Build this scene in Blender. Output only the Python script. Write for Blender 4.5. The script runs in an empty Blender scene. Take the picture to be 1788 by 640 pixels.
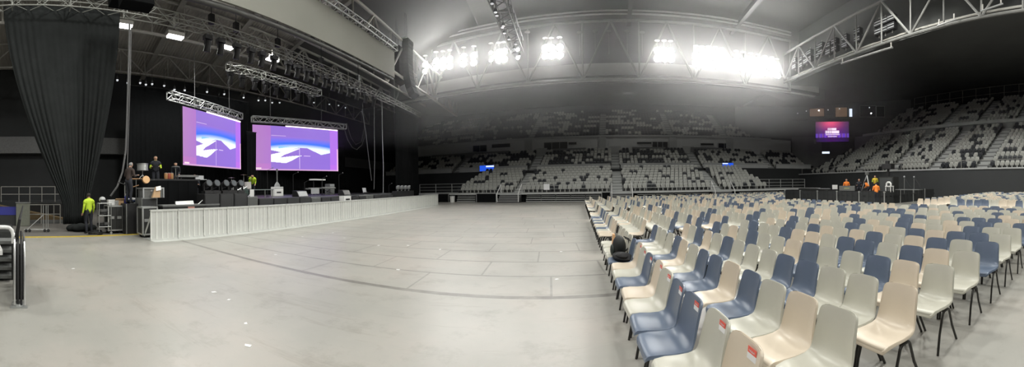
import bpy, math, random
from mathutils import Vector, Matrix
random.seed(7)
C = bpy.context.scene.collection
sin, cos, tan, pi = math.sin, math.cos, math.tan, math.pi
R = math.radians
H = 1.75                       # height of the camera above the floor
F_PX = 580.0                   # pixels per radian of the photograph's panorama

# ------------------------------------------------------------------ frames of the hall
ROT_S = R(83.5)                # stage: local x along the barrier, y towards the stage
ROT_F = R(-17.4)               # end stand: y towards the stand
ROT_W = R(-104.3)              # side stand: y towards the stand
ROT_C = R(-101.5)              # chair field: y away from the stage, x back along the rows
def fr(rot, x, y, z=0.0):
    return Vector((cos(rot)*x - sin(rot)*y, sin(rot)*x + cos(rot)*y, z))
def az(x): return (x-894)/F_PX
def y0(x): return 325-9*sin(az(x))
NORM = {ROT_S: R(-83.5), ROT_F: R(17.4), ROT_W: R(104.3), ROT_C: R(101.5)}
def on(rot, D, x, y):
    """point measured in the photograph that lies D metres away along the frame's normal -> local (x, D, z)"""
    r = az(x)-NORM[rot]
    return D*tan(r), D, H+(y0(x)-y)/F_PX*D/cos(r)
def lx(rot, D, x): return D*tan(az(x)-NORM[rot])

# ------------------------------------------------------------------ materials
MATS = {}
def mat(name, col=(.5,.5,.5), rough=.6, metal=0.0, emit=None, strength=1.0, noise=0.0, scale=8.0, bump=0.0, spec=.5, wave=None):
    if name in MATS: return MATS[name]
    m = bpy.data.materials.new(name); m.use_nodes = True
    nt = m.node_tree; b = nt.nodes['Principled BSDF']
    b.inputs['Base Color'].default_value = (*col, 1)
    b.inputs['Roughness'].default_value = rough
    b.inputs['Metallic'].default_value = metal
    b.inputs['Specular IOR Level'].default_value = spec
    if emit:
        b.inputs['Emission Color'].default_value = (*emit, 1)
        b.inputs['Emission Strength'].default_value = strength
    tc = nt.nodes.new('ShaderNodeTexCoord')
    nz = nt.nodes.new('ShaderNodeTexNoise'); nz.inputs['Scale'].default_value = scale; nz.inputs['Detail'].default_value = 5
    nt.links.new(tc.outputs['Object'], nz.inputs['Vector'])
    if noise:
        mx = nt.nodes.new('ShaderNodeMix'); mx.data_type = 'RGBA'
        mx.inputs['A'].default_value = (*[c*(1-noise) for c in col], 1)
        mx.inputs['B'].default_value = (*[min(1, c*(1+noise)) for c in col], 1)
        nt.links.new(nz.outputs['Fac'], mx.inputs['Factor']); nt.links.new(mx.outputs['Result'], b.inputs['Base Color'])
    if bump or wave:
        bp = nt.nodes.new('ShaderNodeBump'); bp.inputs['Strength'].default_value = bump or .5; bp.inputs['Distance'].default_value = .05
        src = nz.outputs['Fac']
        if wave:
            wv = nt.nodes.new('ShaderNodeTexWave'); wv.inputs['Scale'].default_value = wave[1]; wv.bands_direction = wave[0]
            nt.links.new(tc.outputs['Object'], wv.inputs['Vector']); src = wv.outputs['Fac']
        nt.links.new(src, bp.inputs['Height']); nt.links.new(bp.outputs['Normal'], b.inputs['Normal'])
    MATS[name] = m
    return m
black = mat('black_paint', (.012,.012,.013), .55, noise=.3)
matblack = mat('matt_black_cloth', (.0055,.006,.0065), .95, noise=.4, scale=3, spec=.1)
drape_m = mat('black_wool_drape', (.025,.0275,.0275), .95, noise=.25, scale=2, spec=.1)
steel = mat('galvanised_steel', (.42,.43,.42), .45, .6, noise=.15)
dsteel = mat('dull_roof_steel', (.34,.33,.30), .6, .1, noise=.2)
farsteel = mat('painted_roof_steel', (.24,.24,.23), .6, .0, noise=.1)
alu = mat('aluminium', (.62,.63,.62), .35, .7, noise=.1)
aludull = mat('aluminium_truss', (.40,.41,.38), .5, .3, noise=.1)
chrome = mat('chrome', (.7,.7,.7), .34, .9)
white = mat('white_paint', (.78,.78,.76), .45)
legm = mat('black_tube', (.035,.033,.030), .35, .3)
blue_p = mat('slate_blue_plastic', (.135,.172,.240), .34, noise=.08, scale=4)
grey_p = mat('pale_grey_plastic', (.575,.562,.485), .34, noise=.05, scale=4)
cream_p = mat('cream_plastic', (.70,.61,.49), .34, noise=.05, scale=4)
seat_l = mat('light_seat_plastic', (.46,.465,.43), .5)
seat_d = mat('dark_seat_plastic', (.028,.031,.036), .5)
conc = mat('tier_concrete', (.17,.175,.17), .8, noise=.2, scale=.7)
conc_l = mat('pale_concrete', (.42,.43,.42), .8, noise=.15, scale=1)
conc_d = mat('dark_wall_paint', (.022,.024,.025), .75, noise=.2, scale=.5)
glassd = mat('dark_window_glass', (.01,.011,.012), .15)
skin_m = mat('skin', (.55,.32,.22), .55)
hair_m = mat('dark_hair', (.02,.014,.01), .7)
hiy = mat('yellow_hi_vis_cloth', (.62,.85,.05), .7, noise=.1)
hio = mat('orange_hi_vis_cloth', (1.0,.27,.04), .7, noise=.1)
navy = mat('navy_cloth', (.02,.022,.03), .85)
shoe = mat('black_shoe_leather', (.01,.01,.01), .5)
card = mat('brown_cardboard', (.55,.36,.2), .8)
wood = mat('varnished_wood', (.45,.24,.1), .4, noise=.3, scale=5)
paper = mat('white_paper', (.85,.85,.85), .7)
redst = mat('red_sticker_print', (.85,.12,.08), .5)
yel = mat('yellow_line_paint', (.62,.46,.07), .6, noise=.2)
cable_m = mat('grey_cable', (.13,.13,.13), .6)
grille_m = mat('speaker_grille', (.03,.031,.032), .6, noise=.4, scale=120)
casem = mat('flight_case_laminate', (.03,.031,.03), .45, noise=.2)
graycase = mat('grey_equipment', (.16,.165,.16), .5, noise=.2)
barr_m = mat('barrier_aluminium', (.66,.67,.64), .42, .35, noise=.12, scale=3)
panel_m = mat('grey_banner_cloth', (.235,.235,.205), .85, noise=.06, scale=.4)
lamp_on = mat('lit_flood_lens', (1,1,1), .3, emit=(1,.99,.96), strength=60)
lamp_h = mat('lit_house_lamp', (1,1,1), .3, emit=(1,.95,.97), strength=9)
bulb_m = mat('lit_pod_bulb', (1,1,1), .3, emit=(.9,.95,1), strength=.55)
ledstrip = mat('lit_led_strip', (1,1,1), .3, emit=(1,.8,.95), strength=1.6)
bluescr = mat('lit_blue_display', (0,0,0), .3, emit=(.02,.10,.75), strength=1.0)
whitescr = mat('lit_white_display', (0,0,0), .3, emit=(.75,.85,1), strength=1.2)
warmwin = mat('lit_warm_window', (.1,.08,.06), .3, emit=(1,.62,.38), strength=.10)
for mm in (lamp_on, lamp_h, bulb_m): mm.cycles.emission_sampling = 'NONE'

# ------------------------------------------------------------------ mesh helpers
class MB:
    def __init__(s): s.v = []; s.f = []; s.m = []; s.cur = 0
    def add(s, vs, fs):
        n = len(s.v); s.v += [tuple(v) for v in vs]
        for f in fs: s.f.append(tuple(i+n for i in f)); s.m.append(s.cur)
        return s
    def box(s, x0, y0_, z0, x1, y1, z1, M=None):
        vs = [Vector((x, y, z)) for z in (z0, z1) for y in (y0_, y1) for x in (x0, x1)]
        if M: vs = [M @ v for v in vs]
        return s.add(vs, [(0,2,3,1),(4,5,7,6),(0,1,5,4),(2,6,7,3),(0,4,6,2),(1,3,7,5)])
    def cbox(s, c, sz, M=None):
        return s.box(c[0]-sz[0]/2, c[1]-sz[1]/2, c[2]-sz[2]/2, c[0]+sz[0]/2, c[1]+sz[1]/2, c[2]+sz[2]/2, M)
    def hull6(s, bot, top):
        n = len(bot); fs = [tuple(range(n))[::-1], tuple(range(n, 2*n))]
        for i in range(n): j = (i+1) % n; fs.append((i, j, n+j, n+i))
        return s.add(list(bot)+list(top), fs)
    def tube(s, pts, r, n=6, taper=None):
        pts = [Vector(p) for p in pts]; rings = []
        up = None
        for i, p in enumerate(pts):
            d = (pts[min(i+1, len(pts)-1)]-pts[max(i-1, 0)]).normalized()
            if up is None:
                up = Vector((0,0,1)) if abs(d.z) < .9 else Vector((1,0,0))
            a = d.cross(up)
            if a.length < 1e-6: a = d.orthogonal()
            a.normalize(); b = a.cross(d).normalized(); up = b
            rr = r if taper is None else r*taper[i]
            rings.append([p+a*rr*cos(2*pi*k/n)+b*rr*sin(2*pi*k/n) for k in range(n)])
        vs = [q for g in rings for q in g]; fs = []
        for i in range(len(pts)-1):
            for k in range(n):
                l = (k+1) % n; fs.append((i*n+k, i*n+l, (i+1)*n+l, (i+1)*n+k))
        fs.append(tuple(range(n))); fs.append(tuple(range(len(vs)-n, len(vs)))[::-1])
        return s.add(vs, fs)
    def lathe(s, prof, c=(0,0,0), n=16, M=None):
        """prof: (radius, z) pairs turned about z; M places it"""
        vs = []; fs = []
        for r_, z in prof:
            for k in range(n):
                v = Vector((c[0]+r_*cos(2*pi*k/n), c[1]+r_*sin(2*pi*k/n), c[2]+z)); vs.append(M @ v if M else v)
        for i in range(len(prof)-1):
            for k in range(n):
                l = (k+1) % n; fs.append((i*n+k, i*n+l, (i+1)*n+l, (i+1)*n+k))
        fs.append(tuple(range(n))[::-1]); fs.append(tuple(range(len(vs)-n, len(vs))))
        return s.add(vs, fs)
    def ball(s, c, r, n=10, m=7):
        if not hasattr(r, '__len__'): r = (r, r, r)
        prof = [(sin(pi*i/m), -cos(pi*i/m)) for i in range(m+1)]
        prof[0] = (.05, -1); prof[-1] = (.05, 1)
        M = Matrix.Translation(c) @ Matrix.Diagonal((*r, 1))
        return s.lathe(prof, (0,0,0), n, M)
    def mesh(s, name, mats):
        me = bpy.data.meshes.new(name); me.from_pydata(s.v, [], s.f)
        for m in (mats if isinstance(mats, (list, tuple)) else [mats]): me.materials.append(m)
        if any(s.m): me.polygons.foreach_set('material_index', s.m)
        me.update()
        return me
def smooth(me, ang=40):
    me.polygons.foreach_set('use_smooth', [True]*len(me.polygons))
    try: me.set_sharp_from_angle(angle=R(ang))
    except Exception: pass
def obj(name, mb, m, parent=None, loc=None, rotz=0, sm=False, bevel=0, kind=None):
    me = mb if isinstance(mb, bpy.types.Mesh) else mb.mesh(name, m)
    if sm: smooth(me)
    o = bpy.data.objects.new(name, me); C.objects.link(o)
    if parent: o.parent = parent
    if loc is not None: o.location = loc
    if rotz: o.rotation_euler.z = rotz
    if bevel:
        b = o.modifiers.new('bevel', 'BEVEL'); b.width = bevel; b.segments = 2; b.limit_method = 'ANGLE'
    if kind: o['kind'] = kind
    return o
def tag(o, label, cat, group=None):
    o['label'] = label; o['category'] = cat
    if group: o['group'] = group
    return o
def thing(name, label, cat, loc=(0,0,0), rotz=0, group=None):
    o = bpy.data.objects.new(name, None); C.objects.link(o)
    o.location = loc; o.rotation_euler = (0, 0, rotz); o.empty_display_size = .2
    return tag(o, label, cat, group)
def struct(name, mb, m, loc=(0,0,0), rotz=0, sm=False):
    o = obj(name, mb, m, None, loc, rotz, sm); o['kind'] = 'structure'; return o
def dup(root, loc, rotz, label=None, group=None):
    r = root.copy(); C.objects.link(r); r.location = loc; r.rotation_euler = (0, 0, rotz)
    if label: r['label'] = label
    if group: r['group'] = group
    for ch in root.children:
        c = ch.copy(); C.objects.link(c); c.parent = r
        for g in ch.children:
            d = g.copy(); C.objects.link(d); d.parent = c
    return r
ORD = 'zeroth first second third fourth fifth sixth seventh eighth ninth tenth eleventh twelfth thirteenth fourteenth fifteenth sixteenth seventeenth eighteenth nineteenth twentieth'.split()
def nth(n):
    if n <= 20: return ORD[n]
    return {2:'twenty-',3:'thirty-',4:'forty-',5:'fifty-',6:'sixty-'}[n//10]+ORD[n % 10] if n % 10 else {3:'thirtieth',4:'fortieth',5:'fiftieth',6:'sixtieth'}[n//10]

# ------------------------------------------------------------------ floor
def floor_material():
    m = bpy.data.materials.new('concrete_floor'); m.use_nodes = True; nt = m.node_tree; N = nt.nodes; L = nt.links
    b = N['Principled BSDF']
    tc = N.new('ShaderNodeTexCoord')
    mp = N.new('ShaderNodeMapping'); mp.inputs['Rotation'].default_value = (0, 0, -(-R(6.5)))
    L.new(tc.outputs['Object'], mp.inputs['Vector'])
    sep = N.new('ShaderNodeSeparateXYZ'); L.new(mp.outputs['Vector'], sep.inputs['Vector'])
    def math_(op, a, b_=None, c=None):
        n = N.new('ShaderNodeMath'); n.operation = op
        for i, q in enumerate((a, b_, c)):
            if q is None: continue
            if isinstance(q, (int, float)): n.inputs[i].default_value = q
            else: L.new(q, n.inputs[i])
        return n.outputs[0]
    def noise(sc, det=4, vec=None, rough=.6):
        n = N.new('ShaderNodeTexNoise'); n.inputs['Scale'].default_value = sc; n.inputs['Detail'].default_value = det
        n.inputs['Roughness'].default_value = rough
        L.new(vec or mp.outputs['Vector'], n.inputs['Vector']); return n.outputs['Fac']
    def ramp(fac, stops):
        r = N.new('ShaderNodeValToRGB'); el = r.color_ramp.elements
        while len(el) < len(stops): el.new(.5)
        for e, (p, c) in zip(el, stops): e.position = p; e.color = (*c, 1)
        L.new(fac, r.inputs['Fac']); return r.outputs['Color']
    base = ramp(noise(.35, 5), [(.35, (.37,.366,.335)), (.5, (.412,.403,.368)), (.66, (.47,.44,.40))])
    st = ramp(noise(1.6, 8, rough=.7), [(.30, (.78,.77,.75)), (.47, (.97,.97,.97)), (1, (1.0,1.0,1.0))])
    mul = N.new('ShaderNodeMix'); mul.data_type = 'RGBA'; mul.blend_type = 'MULTIPLY'; mul.inputs['Factor'].default_value = 1
    L.new(base, mul.inputs['A']); L.new(st, mul.inputs['B'])
    # cover panels: rows 1.22 m deep that start at v = 5.2, staggered 2.44 m plates, only between the barrier and the chairs
    v = math_('SUBTRACT', sep.outputs['Y'], 5.2); u = sep.outputs['X']
    row = math_('DIVIDE', v, 1.22)
    fr_ = math_('FRACT', row)
    dline = math_('MINIMUM', fr_, math_('SUBTRACT', 1.0, fr_))
    l1 = math_('LESS_THAN', dline, .028)
    edge = math_('MULTIPLY', math_('LESS_THAN', math_('ABSOLUTE', v), .07), 1.0)
    ri = math_('FLOOR', row)
    uu = math_('DIVIDE', math_('ADD', u, math_('MULTIPLY', ri, 1.37)), 2.44)
    fu = math_('FRACT', uu); l2 = math_('LESS_THAN', math_('MINIMUM', fu, math_('SUBTRACT', 1.0, fu)), .008)
    inside = math_('MULTIPLY', math_('GREATER_THAN', v, -.07), math_('GREATER_THAN', u, -10.9))
    lines = math_('MULTIPLY', math_('MAXIMUM', math_('MULTIPLY', math_('MAXIMUM', l1, math_('MULTIPLY', l2, .8)), .75), math_('MULTIPLY', edge, .8)), inside)
    wear = math_('ADD', math_('MULTIPLY', noise(3, 3), 1.1), .15)
    lines = math_('MULTIPLY', lines, wear)
    # behind the barrier's line beside the stage the floor is bare dark concrete
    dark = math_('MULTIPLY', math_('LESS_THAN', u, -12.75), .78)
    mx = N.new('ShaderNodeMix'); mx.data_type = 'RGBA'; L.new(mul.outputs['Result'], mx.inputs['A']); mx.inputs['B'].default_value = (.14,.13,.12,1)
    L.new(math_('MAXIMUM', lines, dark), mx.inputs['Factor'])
    # brush and scuff streaks
    mp2 = N.new('ShaderNodeMapping'); mp2.inputs['Scale'].default_value = (.25, 2.2, 1); mp2.inputs['Rotation'].default_value = (0,0,.5)
    L.new(tc.outputs['Object'], mp2.inputs['Vector'])
    sk = ramp(noise(1.1, 6, mp2.outputs['Vector'], .75), [(.32, (.86,.84,.82)), (.44, (1,1,1)), (1, (1,1,1))])
    m3 = N.new('ShaderNodeMix'); m3.data_type = 'RGBA'; m3.blend_type = 'MULTIPLY'; m3.inputs['Factor'].default_value = 1
    L.new(mx.outputs['Result'], m3.inputs['A']); L.new(sk, m3.inputs['B'])
    L.new(m3.outputs['Result'], b.inputs['Base Color'])
    rr = N.new('ShaderNodeMapRange'); rr.inputs['To Min'].default_value = .29; rr.inputs['To Max'].default_value = .44
    L.new(noise(.8, 4), rr.inputs['Value']); L.new(rr.outputs['Result'], b.inputs['Roughness'])
    b.inputs['Specular IOR Level'].default_value = .4
    return m
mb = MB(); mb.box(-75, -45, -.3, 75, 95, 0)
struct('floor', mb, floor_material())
# yellow line beside the stage
mb = MB(); mb.box(lx(ROT_S, 12.7, 30), 12.62, 0.001, lx(ROT_S, 12.7, 241), 12.76, .03)
struct('trim_1', mb, yel, rotz=ROT_S)

# ------------------------------------------------------------------ chairs on the floor
def bake(me, mods):
    o = bpy.data.objects.new('tmp', me); C.objects.link(o)
    for t, kw in mods:
        m = o.modifiers.new(t, t)
        for k, v in kw.items(): setattr(m, k, v)
    dg = bpy.context.evaluated_depsgraph_get(); dg.update()
    new = bpy.data.meshes.new_from_object(o.evaluated_get(dg))
    bpy.data.objects.remove(o); return new
# (y, z, half width, edge lift z, edge pull y) from the front lip over the seat and up the back; the chair faces -y
PROF = [(-.232,.408,.150,.0,.0), (-.238,.430,.178,.004,.004), (-.215,.449,.196,.008,.004), (-.13,.441,.207,.020,0), (-.03,.427,.211,.026,0),
        (.06,.424,.211,.030,0), (.125,.438,.208,.030,-.008), (.168,.478,.203,.020,-.030), (.19,.54,.198,.006,-.042), (.206,.63,.190,0,-.038),
        (.222,.72,.186,-.002,-.030), (.232,.765,.181,-.003,-.024), (.237,.789,.171,-.006,-.018), (.2395,.799,.150,-.006,-.010), (.2400,.802,.11,-.002,-.004)]
US = [-1, -.93, -.62, -.25, .25, .62, .93, 1]
def shell_mesh(m):
    vs = []; fs = []
    for (y, z, w, lz, ly) in PROF:
        for u in US:
            e = abs(u)**4
            vs.append((u*w, y+ly*e, z+lz*e))
    n = len(US)
    for i in range(len(PROF)-1):
        for k in range(n-1): fs.append((i*n+k, i*n+k+1, (i+1)*n+k+1, (i+1)*n+k))
    # rolled rim
    rim = [i*n for i in range(len(PROF))]+[(len(PROF)-1)*n+k for k in range(1, n)]+[i*n+n-1 for i in range(len(PROF)-2, -1, -1)]+[k for k in range(n-2, 0, -1)]
    c = len(vs)
    for i in rim:
        x, y, z = vs[i]
        u = x/.21; back = z > .5
        vs.append((x+.012*(1 if x > 0 else -1)*min(1, abs(u)*1.3), y+(.016 if back else (.0 if y > -.2 else -.004)), z-(.004 if back else .022)))
    for a in range(len(rim)):
        b = (a+1) % len(rim); fs.append((rim[a], c+a, c+b, rim[b]))
    me = bpy.data.meshes.new('shell'); me.from_pydata(vs, [], fs); me.materials.append(m)
    me = bake(me, [('SOLIDIFY', dict(thickness=.006, offset=-1)), ('SUBSURF', dict(levels=1))])
    smooth(me, 80); return me
def arc_leg(x, side):
    """half of the bent tube under one side: side -1 = front leg, 1 = rear leg"""
    top = .405
    return [(x, side*0.0, top), (x, side*.03, top), (x, side*.052, top-.008), (x, side*.07, top-.028), (x, side*(.135 if side < 0 else .13), .2), (x, side*(.175 if side < 0 else .235), 0)]
def make_chair(m):
    t = thing('plastic_chair', 'x', 'chair')
    obj('seat_shell', shell_mesh(m), m, t)
    for x in (-.205, .205):
        for sd in (-1, 1):
            b = MB(); b.tube(arc_leg(x, sd), .0135, 8); obj('leg', b, legm, t, sm=True)
    b = MB(); b.tube([(-.205,-.03,.40),(.205,-.03,.40)], .01, 6); b.tube([(-.205,.05,.40),(.205,.05,.40)], .01, 6)
    b.box(-.11,-.09,.408,.11,.09,.420); obj('seat_frame', b, legm, t)
    b = MB(); b.tube([(-.207,-.05,.34),(-.225,-.045,.335),(-.232,-.01,.335),(-.232,.03,.34),(-.22,.05,.36),(-.207,.05,.36)], .006, 6)
    obj('linking_hook', b, chrome, t, sm=True)
    return t
protos = {k: make_chair(m) for k, m in (('B', blue_p), ('G', grey_p), ('C', cream_p))}
CNAME = {'B': 'slate blue', 'G': 'pale grey', 'C': 'cream'}
sticker_b = MB(); sticker_b.box(-.048, 0, 0, .048, .0015, .036); sticker_me = sticker_b.mesh('sticker', redst)
st2 = MB(); st2.box(-.05, -.0006, -.036, .05, .0012, .0); st2_me = st2.mesh('sticker_text_field', paper)
st3 = MB(); st3.add([(-.036,-.0012,.012),(-.028,-.0012,.024),(-.022,-.0012,.013),(-.012,-.0012,.024),(-.004,-.0012,.013),(.006,-.0012,.024),(.014,-.0012,.013),(.024,-.0012,.024),(.034,-.0012,.012),(0,-.0012,.008)], [(0,1,2,9),(2,3,4,9),(4,5,6,9),(6,7,8,9)])
st3_me = st3.mesh('sticker_print', [mat('sticker_print_grey', (.75,.5,.5), .6)])
COLS = ['CGBBGCBGCBGGGG', 'GCGBCBBGCBGGGB', 'CGGBBGGGBGCBGC', 'GCBGGBCGGBGCGB', 'GCBGBBGCCBGGBG', 'BGBCGBCGCBGBGC', 'GBBCBGCGBGGCGB', 'GGBCGCBGCBGGCG', 'BGBGCGGBCGGBCG']
CLEAR = tan(R(35.0))   # open ground between the rows and the control platform
field = []
for i in range(36):
    for j in range(60):
        s_ = .735+.785*i
        t_ = 1.75+.44*j + (.75 if j > 13 else 0) + (.9 if j > 30 else 0)
        if t_ > 28.6 or (11.9 < s_ and 9.7 < t_ < s_/CLEAR) or (11.9 < s_ < 15.3 and t_ < 9.8): continue
        if i < len(COLS) and j < len(COLS[i]): c = COLS[i][j]
        else:
            r_ = random.random()
            blue = .10 if (i < 3 and j > 13) else (.30 if (10 < i < 20) else .24)
            c = 'B' if r_ < blue else ('C' if r_ < blue+.28 else 'G')
        p = fr(ROT_C, -t_, s_, 0)
        a = math.atan2(p.x, p.y); d = p.length
        field.append((d + (1000 if abs(a) > R(88.6) else 0), i, j, c, p))
field.sort(key=lambda q: q[0])
near, far_f = field[:300], field[300:]
first = {}
for d, i, j, c, p in near:
    lab = f'{CNAME[c]} moulded chair, {nth(j+1)} from the aisle end in the {nth(i+1)} row from the stage'
    rz = ROT_C + random.uniform(-.045, .045)
    pp = p + Vector((random.uniform(-.02,.02), random.uniform(-.012,.012), 0))
    if c not in first:
        r_ = protos[c]; first[c] = r_; r_.location = pp; r_.rotation_euler.z = rz; r_['label'] = lab; r_['group'] = 'plastic chairs in rows on the floor'
    else: r_ = dup(protos[c], pp, rz, lab, 'plastic chairs in rows on the floor')
    r_['_st'] = 1 if (i == 0 and j < 9) else 0
    field_tag = (i, j)
    if i == 0 and j < 9: first.setdefault('st', []).append(r_)
for r_ in first['st']:
    a = obj('sticker', sticker_me, None, r_); a.location = (.075, .217, .742); a.rotation_euler = (R(-8), 0, 0)
    b = obj('sticker_text_field', st2_me, None, a)
    g = obj('sticker_print', st3_me, None, a)
for o in list(bpy.data.objects):
    if '_st' in o: del o['_st']
# the rest of the field: over two thousand more chairs
def low_chair(bm, p, rz, k, jit):
    bm.cur = k
    M = Matrix.Translation(p) @ Matrix.Rotation(rz, 4, 'Z')
    prof = [(-.235,.42,.18), (-.2,.448,.20), (0,.426,.21), (.12,.438,.207), (.185,.52,.2), (.215,.7,.18), (.236,.80,.15)]
    vs = []; fs = []
    for (y, z, w) in prof:
        for u in (-1, -.8, .8, 1):
            e = 1 if abs(u) == 1 else 0
            vs.append(M @ Vector((u*w, y-(.03*e if z > .5 else 0), z+(.02*e if z < .5 else 0))))
    for i in range(6):
        for q in range(3): fs.append((i*4+q, i*4+q+1, (i+1)*4+q+1, (i+1)*4+q))
    bm.add(vs, fs)
    bm.cur = 3
    for x in (-.205, .205):
        for sd in (-1, 1):
            a, b = (x, sd*.05, .40), (x, sd*.2, 0)
            r_ = .012
            q = [M @ Vector((a[0]-r_, a[1], a[2])), M @ Vector((a[0]+r_, a[1]-r_, a[2])), M @ Vector((a[0]+r_, a[1]+r_, a[2])),
                 M @ Vector((b[0]-r_, b[1], b[2])), M @ Vector((b[0]+r_, b[1]-r_, b[2])), M @ Vector((b[0]+r_, b[1]+r_, b[2]))]
            bm.add(q, [(0,1,4,3),(1,2,5,4),(2,0,3,5)])
bm = MB()
for d, i, j, c, p in far_f:
    low_chair(bm, p, ROT_C+random.uniform(-.06,.06), 'BGC'.index(c), 0)
rest = obj('distant_chairs', bm, [blue_p, grey_p, cream_p, legm], sm=True)
rest['kind'] = 'stuff'; tag(rest, 'remaining rows of blue, grey and cream plastic chairs filling the floor', 'chairs')

# bag and coat on the front row
bp = [q for q in near if q[1] == 0 and q[2] in (10, 11)]
t = thing('backpack', 'black backpack lying on pale grey chairs of the front row', 'backpack', bp[0][4]+Vector((0,0,.44)), ROT_C)
b = MB(); b.ball((0,0,.15), (.17,.13,.22), 14, 10); me = b.mesh('bag_body', mat('black_nylon', (.012,.014,.013), .6, noise=.3)); smooth(me, 80); obj('bag_body', me, None, t)
b = MB(); b.ball((0,-.12,.10), (.12,.05,.11), 12, 8); me = b.mesh('front_pocket', mat('dark_green_nylon', (.02,.03,.025), .6)); smooth(me, 80); obj('front_pocket', me, None, t)
for sx in (-.08, .08):
    b = MB(); b.tube([(sx,.1,.33),(sx*1.4,.2,.28),(sx*1.5,.2,.12),(sx,.1,.02)], .012, 6); obj('strap', b, black, t, sm=True)
t = obj('folded_coat', None or (lambda b: (b.ball((0,0,.06), (.28,.16,.075), 16, 8), b.ball((.1,-.05,.11), (.16,.1,.05), 12, 6), b)[-1])(MB()), mat('black_coat_cloth', (.01,.01,.011), .8, noise=.4, scale=6, bump=.8), None, [q for q in near if q[1]==0 and q[2]==9][0][4]+Vector((.02,.05,.43)), ROT_C+.3, sm=True)
tag(t, 'crumpled black coat lying on a blue chair in front of the backpack', 'coat')
t = obj('cloth_bag', (lambda b: (b.hull6([(-.1,-.04,0),(.1,-.04,0),(.1,.04,0),(-.1,.04,0)], [(-.085,-.02,.26),(.085,-.02,.26),(.085,.02,.26),(-.085,.02,.26)]), b)[-1])(MB()), mat('tan_paper', (.72,.42,.22), .8), None, [q for q in near if q[1]==0 and q[2]==12][0][4]+Vector((0,.02,.44)), ROT_C)
tag(t, 'small tan bag standing on a front row chair behind the backpack', 'bag')

# scraps of paper on the floor
for k, (x, y) in enumerate([(127,468),(372,509),(398,522),(427,563),(430,601),(480,444),(527,413),(693,470),(580,406),(660,428),(711,428),(767,435),(978,439),(970,487),(600,415),(495,400)]):
    d = H*F_PX/(y-y0(x)); a = az(x)
    b = MB(); s_ = .03+.02*random.random()+.0012*d
    q = [(s_, 0), (.2*s_, .8*s_), (-s_, .3*s_), (-.5*s_, -.7*s_)]
    b.hull6([(u, v, 0) for u, v in q], [(u, v, .003) for u, v in q])
    o = obj('paper_scrap', b, paper, None, (sin(a)*d, cos(a)*d, .001), random.random()*6)
    tag(o, 'tiny white paper scrap lying on the bare grey floor', 'litter', 'paper scraps on the open floor')
for (x, y, L_) in [(171,434,.25),(180,446,.3),(390,485,.2),(403,522,.22)]:
    pass

# ------------------------------------------------------------------ crowd barrier in front of the stage
def barrier_proto():
    t = thing('crowd_barrier', 'x', 'barrier')
    W = 1.06
    b = MB(); b.box(0, 0, .03, W, .012, 1.06); obj('front_panel', b, barr_m, t)
    b = MB()
    for k in range(5):
        x = .03+k*W/5; b.box(x-.018, -.016, .03, x+.018, 0, 1.06)
    obj('rib', b, mat('barrier_rib', (.86,.87,.83), .4, .2), t, kind=None)
    b = MB(); b.box(0, -.03, 1.06, W, .09, 1.085); b.box(0, -.034, 1.02, W, -.028, 1.085); obj('top_rail', b, barr_m, t)
    b = MB(); b.box(.0, -.42, .0, W, .9, .012); b.box(0, -.03, .012, W, -.0, .06); obj('foot_plate', b, barr_m, t)
    for x in (.06, W-.06):
        b = MB(); b.hull6([(x-.02,.88,.012),(x+.02,.88,.012),(x+.02,.82,.012),(x-.02,.82,.012)], [(x-.02,.03,.98),(x+.02,.03,.98),(x+.02,.012,.92),(x-.02,.012,.92)])
        obj('brace', b, barr_m, t)
    return t
t0_, t1_ = lx(ROT_S, 10.9, 262), lx(ROT_S, 10.9, 765)
nb = int((t1_-t0_)/1.08)
bpz = barrier_proto()
for k in range(nb):
    p = fr(ROT_S, t0_+k*1.08, 10.9, 0)
    lab = f'aluminium crowd barrier section, {nth(k+1)} along the line from the flight cases'
    if k == 0: bpz.location = p; bpz.rotation_euler.z = ROT_S; bpz['label'] = lab; bpz['group'] = 'crowd barrier sections before the stage'
    else: dup(bpz, p, ROT_S, lab, 'crowd barrier sections before the stage')

# ------------------------------------------------------------------ stage
def simple(name, label, cat, rot, x, y, z, parts, group=None, bevel=.0):
    """a thing placed in frame ROT with parts = [(part name, MB, material)]"""
    t = thing(name, label, cat, fr(rot, x, y, z), rot, group)
    for p in parts: obj(p[0], p[1], p[2], t, sm=(len(p) > 3 and p[3]), bevel=bevel)
    return t
def B(*boxes):
    b = MB()
    for q in boxes: b.box(*q)
    return b
sx0, sx1 = lx(ROT_S, 13.3, 350)+.05, lx(ROT_S, 12.9, 712)
Ls = sx1-sx0
skirt = MB()
for k in range(int(Ls/.2)): skirt.box(k*.2, -.03 if k % 2 else -.015, .02, k*.2+.2, 0.0, 1.26)
simple('stage', 'long black stage deck with a pleated black skirt behind the barrier', 'stage', ROT_S, sx0, 12.9, 0,
       [('deck', B((0,0,1.26,Ls,9.6,1.32)), mat('stage_deck_paint', (.02,.02,.022), .35, noise=.3)), ('skirt', skirt, matblack), ('edge_trim', B((0,-.04,1.26,Ls,0,1.32)), mat('deck_edge_metal', (.25,.26,.27), .4, .6)),
        ('leg_frame', B(*[(k*2.4,.3,0,k*2.4+.08,9.4,1.26) for k in range(int(Ls/2.4)+1)]), black)])
# riser left of the stage
rx0, rx1 = lx(ROT_S, 13.3, 246), lx(ROT_S, 13.3, 350)
simple('side_riser', 'tall black draped riser platform beside the stage carrying percussion', 'platform', ROT_S, rx0, 13.3, 0,
       [('platform_top', B((0,0,2.2,rx1-rx0,3.4,2.27)), black), ('skirt', B(*[(k*.25,-.02-(.02 if k % 2 else 0),.0,k*.25+.25,3.4,2.2) for k in range(int((rx1-rx0)/.25))]), matblack)])
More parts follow.
